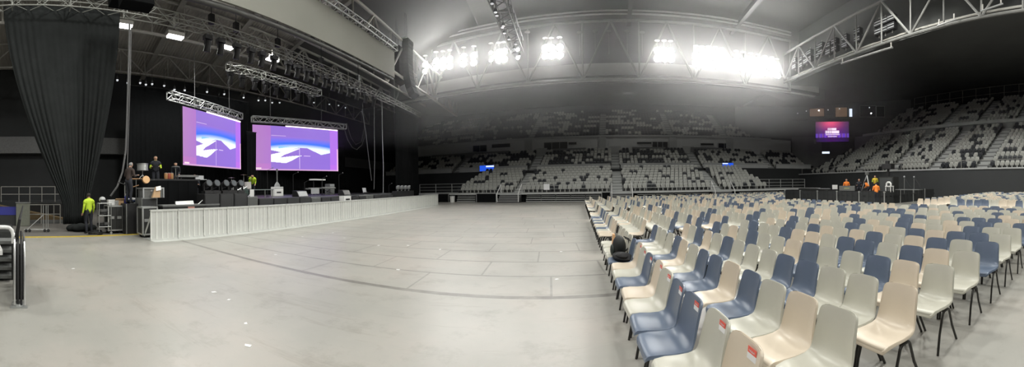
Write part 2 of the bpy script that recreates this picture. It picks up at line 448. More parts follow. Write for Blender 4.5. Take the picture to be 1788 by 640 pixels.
# subwoofers and fills in front of the stage
def speaker_parts(w, d, h):
    return [('cabinet', B((0,0,0,w,d,h)), black), ('grille', B((.03,-.02,.03,w-.03,0,h-.03)), grille_m), ('handle', B((-.012,d*.4,h*.5,0,d*.6,h*.6)), steel), ('handle', B((w,d*.4,h*.5,w+.012,d*.6,h*.6)), steel)]
def rowbox(xa, xb, ya, D, n, name, label, cat, group, partf=speaker_parts, depth=.7):
    a, b_ = lx(ROT_S, D, xa), lx(ROT_S, D, xb); h = on(ROT_S, D, (xa+xb)/2, ya)[2]; w = (b_-a)/n
    for k in range(n):
        simple(name, label.replace('#', nth(k+1)), cat, ROT_S, a+k*w+.01, D, 0, partf(w-.02, depth, h), group, bevel=.01)
rowbox(357, 432, 337.5, 12.0, 3, 'subwoofer', 'tall black subwoofer under the moving lamps, # from the flight cases', 'speaker', 'tall subwoofers before the stage')
rowbox(452, 543, 345, 12.0, 4, 'subwoofer', 'low black subwoofer before the stage wedge monitor, # along its row', 'speaker', 'low subwoofers before the stage')
rowbox(561, 592, 344, 12.0, 2, 'subwoofer', 'low black subwoofer next to the white amplifier, # along its row', 'speaker', 'low subwoofers before the stage')
rowbox(614, 639, 342.5, 12.0, 2, 'subwoofer', 'low black subwoofer under the laptop stand, # along its row', 'speaker', 'low subwoofers before the stage')
rowbox(653, 686, 340, 12.0, 3, 'subwoofer', 'low black subwoofer by the hanging ropes, # along its row', 'speaker', 'low subwoofers before the stage')
fill = lambda w, d, h: [('cabinet', B((0,0,0,w,d,h)), graycase), ('grille', B((.04,-.02,.1,w-.04,0,h-.04)), mat('grey_grille', (.10,.105,.10), .6, noise=.5, scale=150)), ('base', B((0,-.05,0,w,0,.08)), alu)]
rowbox(433, 450, 343, 11.95, 1, 'front_fill_speaker', 'grey mesh fronted speaker between the tall and the low subwoofers', 'speaker', None, fill)
rowbox(545, 560, 344.5, 11.95, 1, 'front_fill_speaker', 'grey mesh fronted speaker beside the small keyboard rig', 'speaker', None, fill)
rowbox(641, 652, 340, 11.95, 1, 'front_fill_speaker', 'grey mesh fronted speaker beyond the laptop stand', 'speaker', None, fill)
rowbox(601, 613, 342, 11.7, 1, 'amplifier', 'small white fronted amplifier standing between low subwoofers', 'amplifier', None,
       lambda w, d, h: [('cabinet', B((0,0,h-.42,w,.4,h)), white), ('panel', B((.2*w,-.01,h-.25,.8*w,0,h-.15)), black), ('stand', B((.05,.02,0,w-.05,.38,h-.42)), black)])
def at_s(D, x, y): q = on(ROT_S, D, x, y); return q[0], q[1], q[2]
def on_stage(name, label, cat, D, x, parts, group=None, z=1.32, bevel=0, dx=0, turn=0):
    t = simple(name, label, cat, ROT_S, lx(ROT_S, D, x)+dx, D, z, parts, group, bevel)
    t.rotation_euler.z += turn; return t
# moving lamps on the tall subwoofers
def moving_head():
    y = MB(); y.box(-.19,-.05,.11,.19,.05,.15); y.box(-.19,-.05,.14,-.15,.05,.45); y.box(.15,-.05,.14,.19,.05,.45)
    h = MB(); M = Matrix.Translation((0,0,.40)) @ Matrix.Rotation(R(70), 4, 'X'); h.lathe([(.06,-.22),(.13,-.2),(.145,0),(.16,.17),(.15,.19)], n=16, M=M)
    l = MB(); l.lathe([(.001,.185),(.13,.186),(.13,.196),(.001,.197)], n=16, M=M)
    return [('base', B((-.2,-.16,0,.2,.16,.12)), black), ('yoke', y, black), ('head', h, mat('lamp_head_paint', (.02,.02,.021), .4), True), ('lens', l, mat('unlit_lens', (.12,.13,.14), .1))]
zs = on(ROT_S, 12.0, 395, 337.5)[2]
for k, x in enumerate((362, 376, 392, 405, 418)):
    on_stage('moving_head_lamp', f'black moving head lamp on the tall subwoofers, {nth(k+1)} from the flight cases', 'stage lamp', 12.3, x, moving_head(), 'moving head lamps on the subwoofers', z=zs)
# wedge monitors and stands
def wedge(w, face):
    b = MB(); b.hull6([(-w/2,-.25,0),(w/2,-.25,0),(w/2,.28,0),(-w/2,.28,0)], [(-w/2,-.06,.34),(w/2,-.06,.34),(w/2,.28,.36),(-w/2,.28,.36)])
    g = MB(); M = Matrix.Translation((0,-.155,.17)) @ Matrix.Rotation(R(-29), 4, 'X'); g.box(-w/2+.04,-.012,-.16,w/2-.04,.0,.16, M)
    return [('cabinet', b, black), ('face_panel', g, face)]
pale = mat('pale_grey_panel', (.42,.43,.44), .5)
on_stage('wedge_monitor', 'black wedge monitor with a pale face on the stage lip', 'speaker', 13.3, 525, wedge(.85, pale))
on_stage('wedge_monitor', 'small grey wedge monitor past the small amplifier on the stage lip', 'speaker', 13.3, 602, wedge(.8, mat('mid_grey_panel', (.17,.17,.17), .6)))
t = on_stage('laptop', 'open laptop with a pale screen on the stage edge', 'laptop', 13.3, 640, [('keyboard_deck', B((-.22,-.2,.12,.22,.12,.15)), black)])
b = MB(); b.box(-.24, .12, .14, .24, .14, .52, Matrix.Rotation(R(-12), 4, 'X')); obj('screen', b, pale, t)
b = MB(); b.box(-.2,-.15,0,.2,.1,.12); obj('laptop_stand', b, black, t)
# guitar, white amp, keyboards, drum kit
t = on_stage('double_bass', 'grey covered upright bass standing behind the white amplifier', 'instrument', 17.2, 484, [])
bd = MB(); bd.lathe([(.10,0),(.30,.05),(.33,.25),(.27,.5),(.26,.6),(.25,.75),(.14,.9),(.04,1.0)], n=18, M=Matrix.Diagonal((1,.5,1,1))); obj('body', bd, mat('pale_grey_cover', (.30,.31,.31), .8, noise=.2), t, sm=True)
bd = MB(); bd.tube([(0,0,.95),(0,0,1.75)], .04, 8, ); obj('neck', bd, graycase, t); bd = MB(); bd.box(-.06,-.03,1.72,.06,.03,1.9); obj('scroll', bd, graycase, t)
on_stage('guitar_amplifier', 'white guitar amplifier with a dark slot in front of the bass', 'amplifier', 16.2, 487, [('cabinet', B((-.42,0,0,.42,.35,.62)), white), ('slot', B((-.2,-.012,.2,.2,0,.3)), black), ('top_panel', B((-.4,-.01,.5,.4,0,.58)), pale)], bevel=.02)
def stand_kb(w, h, tilt=0):
    return [('keyboard', B((-w/2,-.18,h,w/2,.2,h+.1)), graycase), ('keys', B((-w/2+.06,-.17,h+.1,w/2-.06,-.02,h+.115)), white),
            ('stand_leg', (lambda b: (b.tube([(-w/2+.1,-.2,0),(w/2-.2,.2,h)], .02), b.tube([(w/2-.1,-.2,0),(-w/2+.2,.2,h)], .02), b)[-1])(MB()), black)]
on_stage('keyboard', 'long pale keyboard on a high stand above the other keyboards', 'keyboard', 16.6, 555, [('keyboard', B((-.75,-.18,1.12,.75,.2,1.22)), white), ('stand_leg', (lambda b: (b.tube([(-.5,0,0),(-.5,0,1.12)], .03), b)[-1])(MB()), black), ('stand_leg', (lambda b: (b.tube([(.5,0,0),(.5,0,1.12)], .03), b)[-1])(MB()), black)])
on_stage('keyboard', 'white fronted keyboard nearest the pale wedge monitor', 'keyboard', 15.6, 546, stand_kb(1.1, .42)+[('front_cover', B((-.4,-.2,.1,.5,-.18,.5)), pale)])
on_stage('keyboard', 'low keyboard beyond the white fronted one', 'keyboard', 15.8, 572, stand_kb(1.6, .46))
on_stage('effects_rack', 'pale equipment rack with dark slots at the keyboards', 'rack', 16.2, 580, [('case', B((-.3,0,0,.3,.5,.85)), graycase), ('front_panel', B((-.28,-.02,.5,.28,0,.62),(-.28,-.02,.68,.28,0,.8)), pale)])
t = on_stage('drum_kit', 'drum kit with white shells at the centre of the stage', 'drum kit', 15.8, 424, [])
b = MB(); M = Matrix.Translation((0,0,.3)) @ Matrix.Rotation(R(90), 4, 'X'); b.lathe([(.28,-.2),(.29,-.2),(.29,.2),(.28,.2)], n=20, M=M); obj('bass_drum', b, mat('dark_drum_shell', (.05,.08,.07), .3), t, sm=True)
b = MB(); b.lathe([(.2,0),(.21,0),(.21,.28),(.2,.28)], c=(-.15,.1,.6), n=18); obj('tom_drum', b, white, t, sm=True)
b = MB(); b.lathe([(.2,0),(.21,0),(.21,.42),(.2,.42)], c=(.42,.05,.5), n=18); obj('floor_tom', b, mat('pale_drum_shell', (.55,.52,.5), .35), t, sm=True)
b = MB(); b.lathe([(.17,0),(.18,0),(.18,.18),(.17,.18)], c=(-.55,.05,.45), n=18); obj('snare_drum', b, alu, t, sm=True)
for (cx, cy, cz) in ((-.75,.1,1.15), (.75,.2,1.25), (.3,.3,1.35)):
    b = MB(); b.tube([(cx,cy,0),(cx,cy,cz)], .014); b.tube([(cx,cy,.25),(cx+.22,cy,0)], .01); b.tube([(cx,cy,.25),(cx-.22,cy,0)], .01); st = obj('cymbal_stand', b, chrome, t)
    b = MB(); b.lathe([(.01,.03),(.05,.02),(.22,0),(.22,-.006),(.01,.01)], c=(cx,cy,cz), n=18); obj('cymbal', b, mat('brass', (.5,.4,.2), .3, 1), st, sm=True)
b = MB(); b.tube([(0,0,0),(1.35,.0,.62)], .035, 8)
t = on_stage('aluminium_ladder', 'short aluminium ladder leaning beside the drum kit', 'ladder', 14.2, 396, [('rail', b, alu), ('rail', (lambda b: (b.tube([(0,.3,0),(1.35,.3,.62)], .035, 8), b)[-1])(MB()), alu), *[('rung', (lambda b, q=q: (b.tube([(q*.27,0,q*.124),(q*.27,.3,q*.124)], .02), b)[-1])(MB()), alu) for q in range(6)]], z=1.32)
on_stage('folding_table', 'low table with a white paper on its corner at the stage front', 'table', 13.4, 446, [('table_top', B((-.5,-.3,.42,1.0,.4,.46)), mat('table_grey_green', (.2,.23,.23), .4)), ('leg', B((-.48,-.28,0,-.43,-.23,.42)), steel), ('leg', B((.93,-.28,0,.98,-.23,.42)), steel), ('leg', B((-.48,.33,0,-.43,.38,.42)), steel), ('leg', B((.93,.33,0,.98,.38,.42)), steel), ('paper_sheet', B((-.62,-.32,.0,-.35,-.31,.46)), white)])
t = on_stage('speaker_cabinet', 'black cabinet with a row of four pale lamps on top beyond the ropes', 'speaker', 12.4, 710, [('cabinet', B((-2.0,0,0,1.6,.44,1.5)), black)], z=0)
for k in range(4):
    b = MB(); b.lathe([(.12,0),(.16,.05),(.16,.25),(.1,.33)], c=(-1.35+k*.75,.22,1.62), n=12, M=None); b.box(-1.4+k*.75,.17,1.5,-1.3+k*.75,.27,1.62); l = obj('lamp_pod', b, graycase, t, sm=True)
    b = MB(); b.box(-1.52+k*.75,.12,1.9,-1.18+k*.75,.18,1.98); obj('lamp_rim', b, pale, l)
for k, (x, h) in enumerate(((512, 1.4), (532, .9), (563, 1.2), (592, 1.5), (679, .7), (467, 1.6))):
    b = MB(); b.tube([(0,0,0),(0,0,h)], .014); bo = MB(); bo.tube([(0,0,h),(.35,-.1,h+.15)], .01); bs = MB(); bs.lathe([(.13,0),(.14,.02),(.02,.04)], n=12); mc = MB(); mc.ball((.37,-.1,h+.16), .035)
    on_stage('microphone_stand', ['thin boom microphone stand behind the white amplifier', 'low microphone stand next to the pale wedge', 'microphone stand among the keyboards', 'tall microphone stand after the keyboards', 'short microphone stand near the ropes', 'tall microphone stand between the drum kit and the bass'][k], 'microphone stand', 15.0 if x < 600 else 13.8, x,
             [('pole', b, black), ('boom', bo, black), ('base', bs, black), ('microphone', mc, mat('microphone_grey', (.3,.3,.3), .4))])

# percussion and cases at the side of the stage
zr = 2.27
on_stage('snare_drum', 'silver shelled drum standing at the side riser', 'drum', 14.3, 249, [('shell', (lambda b: (b.lathe([(.24,0),(.25,0),(.25,.3),(.24,.3)], n=20), b)[-1])(MB()), alu, True), ('hoop', (lambda b: (b.lathe([(.25,-.01),(.27,-.01),(.27,.02),(.25,.02)], n=20), b.lathe([(.25,.28),(.27,.28),(.27,.31),(.25,.31)], n=20), b)[-1])(MB()), chrome, True),
         ('stand', (lambda b: (b.tube([(0,0,0),(0,0,-.3)], .02), b.tube([(-.2,0,-.42),(0,0,-.2)], .012), b.tube([(.2,0,-.42),(0,0,-.2)], .012), b)[-1])(MB()), chrome)], z=zr+.42)
on_stage('hand_drum', 'round tan headed drum leaning below the silver drum', 'drum', 13.0, 255, [('drum_shell', (lambda b: (b.lathe([(.155,-.05),(.16,-.05),(.16,.05),(.155,.05)], n=22, M=Matrix.Translation((0,0,.24)) @ Matrix.Rotation(R(80), 4, 'X')), b)[-1])(MB()), wood, True),
         ('drum_head', (lambda b: (b.lathe([(.001,.05),(.15,.051),(.15,.055),(.001,.056)], n=22, M=Matrix.Translation((0,0,.24)) @ Matrix.Rotation(R(80), 4, 'X')), b)[-1])(MB()), mat('tan_drum_skin', (.7,.42,.2), .5))], z=1.98)
# stack of cases: tall flight case (behind barrier), block, grey case
def flight_case(w, d, h, doors=True, wheels=True, front=casem):
    zb = .14 if wheels else 0
    parts = [('case_body', B((0,0,zb,w,d,h)), casem)]
    e = MB(); r_ = .028
    for x in (0, w):
        for y in (0, d): e.box(x-r_, y-r_, zb, x+r_, y+r_, h)
        for z in (zb, h): e.box(x-r_, 0, z-r_, x+r_, d, z+r_)
    for y in (0, d):
        for z in (zb, h): e.box(0, y-r_, z-r_, w, y+r_, z+r_)
    parts.append(('edge_trim', e, alu))
    if doors:
        for k in (0, 1):
            parts.append(('door', B((k*w/2+.04,-.02,zb+.04,(k+1)*w/2-.04,0,h-.04)), front))
            parts.append(('handle', B((k*w/2+w/4-.09,-.035,zb+(h-zb)*.47,k*w/2+w/4+.09,-.02,zb+(h-zb)*.58)), steel))
    if wheels:
        for x in (.1, w-.1):
            for y in (.1, d-.1):
                b = MB(); b.lathe([(.01,-.02),(.06,-.02),(.06,.02),(.01,.02)], n=12, M=Matrix.Translation((x,y,.06)) @ Matrix.Rotation(R(90), 4, 'X')); b.box(x-.03,y-.03,.1,x+.03,y+.03,.15); parts.append(('castor', b, black, True))
    return parts
def case_at(xa, xb, yt, D, label, h0=0, depth=.8, doors=True, wheels=True, name='flight_case', cat='flight case', group=None, front=casem):
    a, b_ = lx(ROT_S, D, xa), lx(ROT_S, D, xb); h = on(ROT_S, D, (xa+xb)/2, yt)[2]-h0
    return simple(name, label, cat, ROT_S, a, D, h0, flight_case(b_-a, depth, h, doors, wheels, front), group)
case_at(189, 214, 359.5, 13.3, 'black double door flight case with silver edges on castors', depth=.7)
case_at(249, 274, 362, 11.6, 'tall black flight case with silver edges behind the first barrier section', depth=.6)
hh = case_top = on(ROT_S, 12.3, 262, 345)[2]
simple('amplifier_rack', 'plain dark block of amplifiers under the grey equipment case', 'amplifier rack', ROT_S, lx(ROT_S, 12.3, 247), 12.3, 0, [('cabinet', B((0,0,0,lx(ROT_S,12.3,275)-lx(ROT_S,12.3,247),.8,hh)), graycase), ('grille', B((.04,-.02,hh-.7,lx(ROT_S,12.3,275)-lx(ROT_S,12.3,247)-.04,0,hh-.04)), grille_m)], bevel=.01)
h2 = on(ROT_S, 12.4, 268, 327)[2]
w2 = lx(ROT_S,12.4,284)-lx(ROT_S,12.4,251)
t = simple('mixing_case', 'grey equipment case with pale side posts on top of the dark block', 'equipment case', ROT_S, lx(ROT_S, 12.4, 251), 12.4, hh, [('case_body', B((0,0,0,w2,.7,h2-hh-.05)), graycase), ('lid', B((-.05,-.05,h2-hh-.05,w2+.05,.72,h2-hh)), alu), ('side_post', B((-.05,-.05,0,0,0,h2-hh-.05)), pale), ('side_post', B((w2,-.05,0,w2+.05,0,h2-hh-.05)), pale), ('latch', B((.3,-.02,.25,.36,0,.32)), pale), ('latch', B((w2-.4,-.02,.25,w2-.34,0,.32)), pale)])
# open rack frame
a_, b_ = lx(ROT_S, 13.1, 228), lx(ROT_S, 13.1, 243); h = on(ROT_S, 13.1, 235, 354)[2]
e = MB()
for x in (0, b_-a_):
    for y in (0, .7): e.box(x-.02, y-.02, .1, x+.02, y+.02, h)
for z in (.12, h*.45, h-.12, h): e.box(0,-.02,z-.02,b_-a_,.02,z+.02); e.box(0,.68,z-.02,b_-a_,.72,z+.02)
simple('equipment_rack', 'open rack with pale uprights between the two flight cases', 'rack', ROT_S, a_, 13.1, 0, [('frame', e, alu), ('rack_unit', B((.04,.02,h*.5,b_-a_-.04,.65,h-.15)), casem), ('rack_unit', B((.04,.02,.15,b_-a_-.04,.65,h*.35)), black), ('shelf', B((0,0,h*.44,b_-a_,.7,h*.46)), steel)])
# boxes on the double door case
ht = on(ROT_S, 13.3, 201, 359.5)[2]+.03
simple('white_box', 'white cardboard box on top of the double door flight case', 'box', ROT_S, lx(ROT_S,13.5,189.5), 13.5, ht, [('box_body', B((0,0,0,.44,.3,.22)), white), ('lid', B((-.005,-.005,.18,.445,.305,.23)), white)])
simple('cardboard_box', 'open tan cardboard box on top of the double door flight case', 'box', ROT_S, lx(ROT_S,13.5,200), 13.5, ht, [('box_body', B((0,0,0,.4,.3,.2)), card), ('flap', (lambda b: (b.hull6([(0,-.01,.2),(.4,-.01,.2),(.4,.01,.2),(0,.01,.2)], [(.03,-.09,.27),(.43,-.09,.27),(.43,-.08,.28),(.03,-.08,.28)]), b)[-1])(MB()), card)])
simple('blue_bottle_carrier', 'blue plastic wrapped roll standing between case and open rack', 'roll', ROT_S, lx(ROT_S,13.6,221), 13.6, 0, [('roll', (lambda b: (b.lathe([(.09,0),(.1,.02),(.1,1.5),(.05,1.55)], n=12), b)[-1])(MB()), mat('blue_wrap', (.05,.06,.35), .4), True), ('cap', (lambda b: (b.lathe([(.05,1.55),(.06,1.56),(.06,1.62),(.02,1.65)], n=10), b)[-1])(MB()), pale, True)])
# trolley with coiled cables and a white helmet
t = simple('cable_trolley', 'black wheeled trolley heaped with coiled cable beside the double door case', 'trolley', ROT_S, lx(ROT_S,13.2,173), 13.2, 0,
    [('frame', (lambda b: ([b.tube([(x,y,.1),(x,y,1.25)], .018) for x in (0,.5) for y in (0,.4)], [b.tube([(0,y,z),(.5,y,z)], .018) for y in (0,.4) for z in (.3,.75,1.25)], [b.tube([(x,0,z),(x,.4,z)], .018) for x in (0,.5) for z in (.3,1.25)], b)[-1])(MB()), steel),
     ('shelf', B((0,0,.28,.5,.4,.3)), black), ('shelf', B((0,0,.73,.5,.4,.75)), black)]+[('castor', (lambda b, x=x, y=y: (b.lathe([(.01,-.015),(.05,-.015),(.05,.015),(.01,.015)], n=10, M=Matrix.Translation((x,y,.05)) @ Matrix.Rotation(R(90),4,'X')), b)[-1])(MB()), alu) for x in (0,.5) for y in (0,.4)])
for k, (cx, cz, rr) in enumerate(((.12,.34,.16),(.36,.36,.17),(.25,.8,.2),(.22,.9,.17))):
    b = MB(); b.tube([(cx+rr*cos(q*.5), .2+rr*.8*sin(q*.5), cz+.006*q*.5) for q in range(38)], .016, 5); o = obj('cable_coil', b, cable_m if k % 2 else black, None, fr(ROT_S, lx(ROT_S,13.2,173), 13.2), ROT_S, sm=True)
    tag(o, ['black cable coil lying low on the cable trolley, nearer the worker', 'grey cable coil lying low on the cable trolley, nearer the case', 'black cable coil on the middle shelf of the cable trolley', 'grey cable coil on top of the middle shelf coil'][k], 'cable')
b = MB(); b.ball((0,0,.0), (.14,.16,.13), 14, 8)
o = obj('helmet_body', b, mat('pale_helmet_shell', (.55,.56,.56), .3), thing('white_helmet', 'pale round helmet resting on the cable trolley', 'helmet', fr(ROT_S, lx(ROT_S,13.2,180), 13.35, 1.4), ROT_S), sm=True)
b = MB(); b.box(-.12,-.19,-.1,.12,-.1,.0); obj('visor', b, black, o.parent)
for k in range(3):
    rr = .28-.05*k; b = MB(); b.tube([(rr*cos(q*.4), rr*sin(q*.4), .03+.002*q) for q in range(48)], .02, 5)
    o = obj('cable_coil', b, black, None, fr(ROT_S, lx(ROT_S,13.1,166+4*k), 13.1+.25*k), 0, sm=True); tag(o, 'loose black cable coil on the dark floor beside the cable trolley', 'cable', 'cable coils on the floor by the trolley')

# ------------------------------------------------------------------ drapes
def drape(name, label, x0, x1, bx0, bx1, D, ztop_f, zb=0.02, folds=26, rot=ROT_S, m=drape_m, amp=.12, gather=1.0, nz=24):
    n = folds*6; vs = []; fs = []
    for iz in range(nz+1):
        v = iz/nz
        for iu in range(n+1):
            u = iu/n
            zt = ztop_f(u); z = zt+(zb-zt)*v
            g = min(1, v/.9)**1.6*gather
            xx = (x0+(x1-x0)*u)*(1-g)+(bx0+(bx1-bx0)*u)*g
            a = amp*(.10+.9*v)*(.6+.4*sin(9*u+1))
            yy = a*sin(u*folds*2*pi+.8*sin(7*u+2*v))+.4*a*sin(u*folds*.73*2*pi+1.3)
            vs.append((xx-x0, yy, z))
    for iz in range(nz):
        for iu in range(n):
            a = iz*(n+1)+iu; fs.append((a, a+1, a+n+2, a+n+1))
    b = MB(); b.add(vs, fs); me = b.mesh(name, m); smooth(me, 180)
    t = thing(name, label, 'drape', fr(rot, x0, D, 0), rot)
    o = obj('cloth', me, m, t); s_ = o.modifiers.new('thickness', 'SOLIDIFY'); s_.thickness = .02
    h = MB(); h.tube([(0,0,ztop_f(0)),(x1-x0,0,ztop_f(1))], .04, 8); obj('top_hem', h, black, t)
    return t
Dd = 15.2
xa, xb = lx(ROT_S, Dd, 6), lx(ROT_S, Dd, 211)
za = on(ROT_S, Dd, 6, 1)[2]; zb_ = on(ROT_S, Dd, 211, 35)[2]
drape('gathered_stage_drape', 'huge black stage drape hanging from the truss and gathered narrow at its foot', xa, xb, lx(ROT_S,Dd,110), lx(ROT_S,Dd,154), Dd, lambda u: 10.3, zb=.25, folds=18)
# its loose foot on the floor
b = MB()
for k in range(14):
    a = random.uniform(-1, 1); b.ball((a*.5+.1, random.uniform(-.35,.1), .12+.1*(1-abs(a))*random.random()), (.34*random.uniform(.7,1.2), .22, .16*random.uniform(.6,1.2)), 10, 6)
me = b.mesh('drape_bundle', drape_m); me = bake(me, [('REMESH', dict(mode='VOXEL', voxel_size=.05)), ('SMOOTH', dict(iterations=3))]); smooth(me, 180)
o = obj('drape_bundle', me, None, None, fr(ROT_S, lx(ROT_S, 14.6, 137), 14.6, 0), ROT_S); tag(o, 'heap of loose black cloth on the floor at the foot of the big drape', 'cloth')
# backdrops behind the stage
drape('backdrop_drape', 'wide flat black backdrop drape behind the riser and the far screen edge', lx(ROT_S,25,222), lx(ROT_S,25,436), lx(ROT_S,25,222), lx(ROT_S,25,436), 25, lambda u: on(ROT_S,25,330,160)[2], folds=34, amp=.05, m=matblack)
drape('backdrop_drape', 'black backdrop drape hanging behind the level screen', lx(ROT_S,23.5,432), lx(ROT_S,23.5,603), lx(ROT_S,23.5,432), lx(ROT_S,23.5,603), 23.5, lambda u: 7.0, folds=44, amp=.05, m=matblack)
drape('masking_drape', 'tall narrow black drape closing the far end of the stage', lx(ROT_S,14.5,692), lx(ROT_S,14.5,731), lx(ROT_S,14.5,692), lx(ROT_S,14.5,731), 14.5, lambda u: 9.9, folds=22, amp=.1, m=matblack)

# ------------------------------------------------------------------ trusses
def box_truss(name, label, p0, p1, s=.5, r=.03, bay=None, m=alu, cat='truss', posts=0, group=None):
    p0, p1 = Vector(p0), Vector(p1); L = (p1-p0).length; bay = bay or s*1.15
    t = thing(name, label, cat, p0, 0, group)
    d = (p1-p0).normalized(); a = d.cross(Vector((0,0,1))).normalized(); u = a.cross(d)
    cs = [a*(s/2*i)+u*(s/2*j) for i, j in ((-1,-1),(1,-1),(1,1),(-1,1))]
    for c in cs:
        b = MB(); b.tube([c, c+d*L], r, 8); obj('chord', b, m, t, sm=True)
    b = MB(); n = max(2, int(L/bay))
    for k in range(n):
        q0, q1 = d*(L*k/n), d*(L*(k+1)/n)
        for f in range(4):
            c0, c1 = cs[f], cs[(f+1) % 4]
            if (k+f) % 2: c0, c1 = c1, c0
            b.tube([c0+q0, c1+q1], r*.6, 5)
    for k in range(posts+1 if posts else 2):
        q = d*(L*k/(posts or 1))
        for f in range(4): b.tube([cs[f]+q, cs[(f+1) % 4]+q], r*1.0, 5)
    obj('lacing', b, m, t)
    return t
S_ = lambda D, x, z: fr(ROT_S, lx(ROT_S, D, x), D, z)
ZA = 10.35
box_truss('lighting_truss', 'long silver lighting truss over the stage front, also holding the big drape', fr(ROT_S,-6,15.0,ZA), S_(15.0,733,ZA), .5, .028, .6, aludull, posts=16)
box_truss('lighting_truss', 'shorter lighting truss over the middle of the stage', S_(18.9,400,ZA), S_(18.9,560,ZA), .5, .03, .6, aludull, posts=3)
# screens
def screen_point(x, d, z): return Vector((sin(az(x))*d, cos(az(x))*d, z))
def screen_colour(u, v):
    """u, v in 0..1 from the top left corner; the picture shown: a snow slope under blue sky on a lilac ground"""
    X, Y = 70+865*u, 125+450*v
    pk = math.exp(-((u-.52)/.22)**2-((v-.12)/.22)**2)
    base = [.36+.12*pk+.06*u, .155-.03*pk, .50+.28*u-.16*pk]
    q_ = max(0, 1-u/.3); base = [base[0]+.05*q_, base[1]+.035*q_, base[2]-.02*q_]
    if v > .85: base[0] += .06
    def lerp(pts, x):
        for (a, b), (c, d) in zip(pts, pts[1:]):
            if a <= x <= c: return b+(d-b)*(x-a)/(c-a)
        return pts[-1][1]
    if 240 <= X <= 842:
        Lw = lerp([(240,372),(340,392),(520,336),(600,338),(745,403),(842,378)], X)
        arc = 322+((X-560)/300)**2*22
        if 228 < Y < Lw:
            k = max(0, min(1, (Y-228)/(arc-228)))
            c0 = (.30,.15,.62); c1 = (.02,.16,.95)
            if Y < arc-26: f = max(0, min(1, (Y-228)/(arc-26-228))); return [c0[i]+(c1[i]-c0[i])*f for i in range(3)]
            f = min(1, (Y-arc+26)/46); c2 = (.85,.97,1.0)
            base = [c1[i]+(c2[i]-c1[i])*f for i in range(3)]
            if X < 420 and 330 < Y < 350-(X-320)*.2 and X > 310: base = [.25,.55,.9]
            return base
        top = lerp([(240,415),(520,341),(842,341)], X); bot = lerp([(240,490),(380,502),(430,480),(520,425),(842,425)], X)
        inn = lerp([(240,480),(325,447),(360,420),(522,348)], X) if X < 522 else 0
        inb = lerp([(240,447),(325,447),(450,427),(540,420)], X) if X < 540 else 0
        if X < 522 and top < Y < inn and Y < bot: return [.92,.93,1.0]
        if X < 540 and inb-2 < Y < bot: return [.92,.93,1.0]
        base = [.27,.15,.56+.1*u]
    if abs(X-518) < 3.5 and 285 < Y < 560: return [.75,.6,.9]
    if abs(Y-222) < 3 and 245 < X < 385: return [.65,.5,.8]
    if abs(Y-238) < 3.5 and (745 < X < 765 or 780 < X < 800 or 812 < X < 832): return [.95,.8,.95]
    if abs(Y-420) < 3 and 560 < X < 628: return [.6,.45,.8]
    if u > .985 and v > .45: return [.85,.5,.75]
    if v > .975: return [.62,.35,.62]
    if u < .09 and u > .02 and v > .94: return [.9,.7,.75]
    return base
def led_screen(label, p0, p1, z0, z1, fn, nx=150, ny=84, name='video_screen', strength=1.0, depth=.14, parts=True):
    p0, p1 = Vector((*p0[:2], 0)), Vector((*p1[:2], 0)); L = (p1-p0).length
    rot = math.atan2((p1-p0).y, (p1-p0).x)
    t = thing(name, label, 'video screen', (p0.x, p0.y, z0), rot)
    b = MB(); hh = z1-z0
    b.box(-.03, .01, -.03, L+.03, depth, hh+.03); obj('housing', b, black, t)
    vs = [(L*i/nx, 0, hh*(1-j/ny)) for j in range(ny+1) for i in range(nx+1)]
    fs = [(j*(nx+1)+i, (j+1)*(nx+1)+i, (j+1)*(nx+1)+i+1, j*(nx+1)+i+1) for j in range(ny) for i in range(nx)]
    n0 = len(vs)
    b = MB(); b.add(vs, fs); b.box(0, .001, 0, L, .012, hh)
    m = bpy.data.materials.get('screen_picture')
    if not m:
        m = bpy.data.materials.new('screen_picture'); m.use_nodes = True; nt = m.node_tree; p = nt.nodes['Principled BSDF']
        p.inputs['Base Color'].default_value = (.01,.01,.01,1); p.inputs['Roughness'].default_value = .4
        at = nt.nodes.new('ShaderNodeAttribute'); at.attribute_name = 'picture'; nt.links.new(at.outputs['Color'], p.inputs['Emission Color']); p.inputs['Emission Strength'].default_value = 1.15
    me = b.mesh('display', m)
    ca = me.color_attributes.new('picture', 'FLOAT_COLOR', 'CORNER'); data = []
    for f in me.polygons:
        idx = f.index
        if idx < len(fs): c = fn(((idx % nx)+.5)/nx, ((idx//nx)+.5)/ny); c = (c[0]*strength, c[1]*strength, c[2]*strength, 1)
        else: c = (0,0,0,1)
        data += list(c)*f.loop_total
    ca.data.foreach_set('color', data)
    obj('display', me, m, t)
    return t, L, hh, rot
K = 1.06
s1 = [screen_point(320, 22.1*K, 0), screen_point(421, 27.6*K, 0)]
s2 = [screen_point(442, 28.6*K, 0), screen_point(591, 32.3*K, 0)]
zb1, zt1 = H+1.72*K, H+5.64*K
for (p, q), lab, tl in ((s1, 'angled screen nearest the big drape', 'silver truss carrying the angled screen'), (s2, 'level screen', 'silver truss carrying the level screen')):
    t, L, hh, rot = led_screen(f'large lilac video screen showing a snow slope, the {lab}', p, q, zb1, zt1, screen_colour, 190, 108)
    b = MB(); b.box(L*.36, -.05, hh-.02, L*.995, -.005, hh+.08); obj('led_strip', b, ledstrip, t)
    d = (q-p).normalized()
    box_truss('screen_truss', tl, p-d*1.3*(1 if p is s1[0] else .02)+Vector((0,0,zt1+.5)), q+d*(.0 if p is s1[0] else .9)+Vector((0,0,zt1+.5)), .5, .04, .55, steel, posts=3)
    for f in (.2, .8):
        b = MB(); b.tube([(L*f,.15,hh+.05),(L*f,.15,hh+4.5)], .02); obj('hanging_cable', b, cable_m, t)
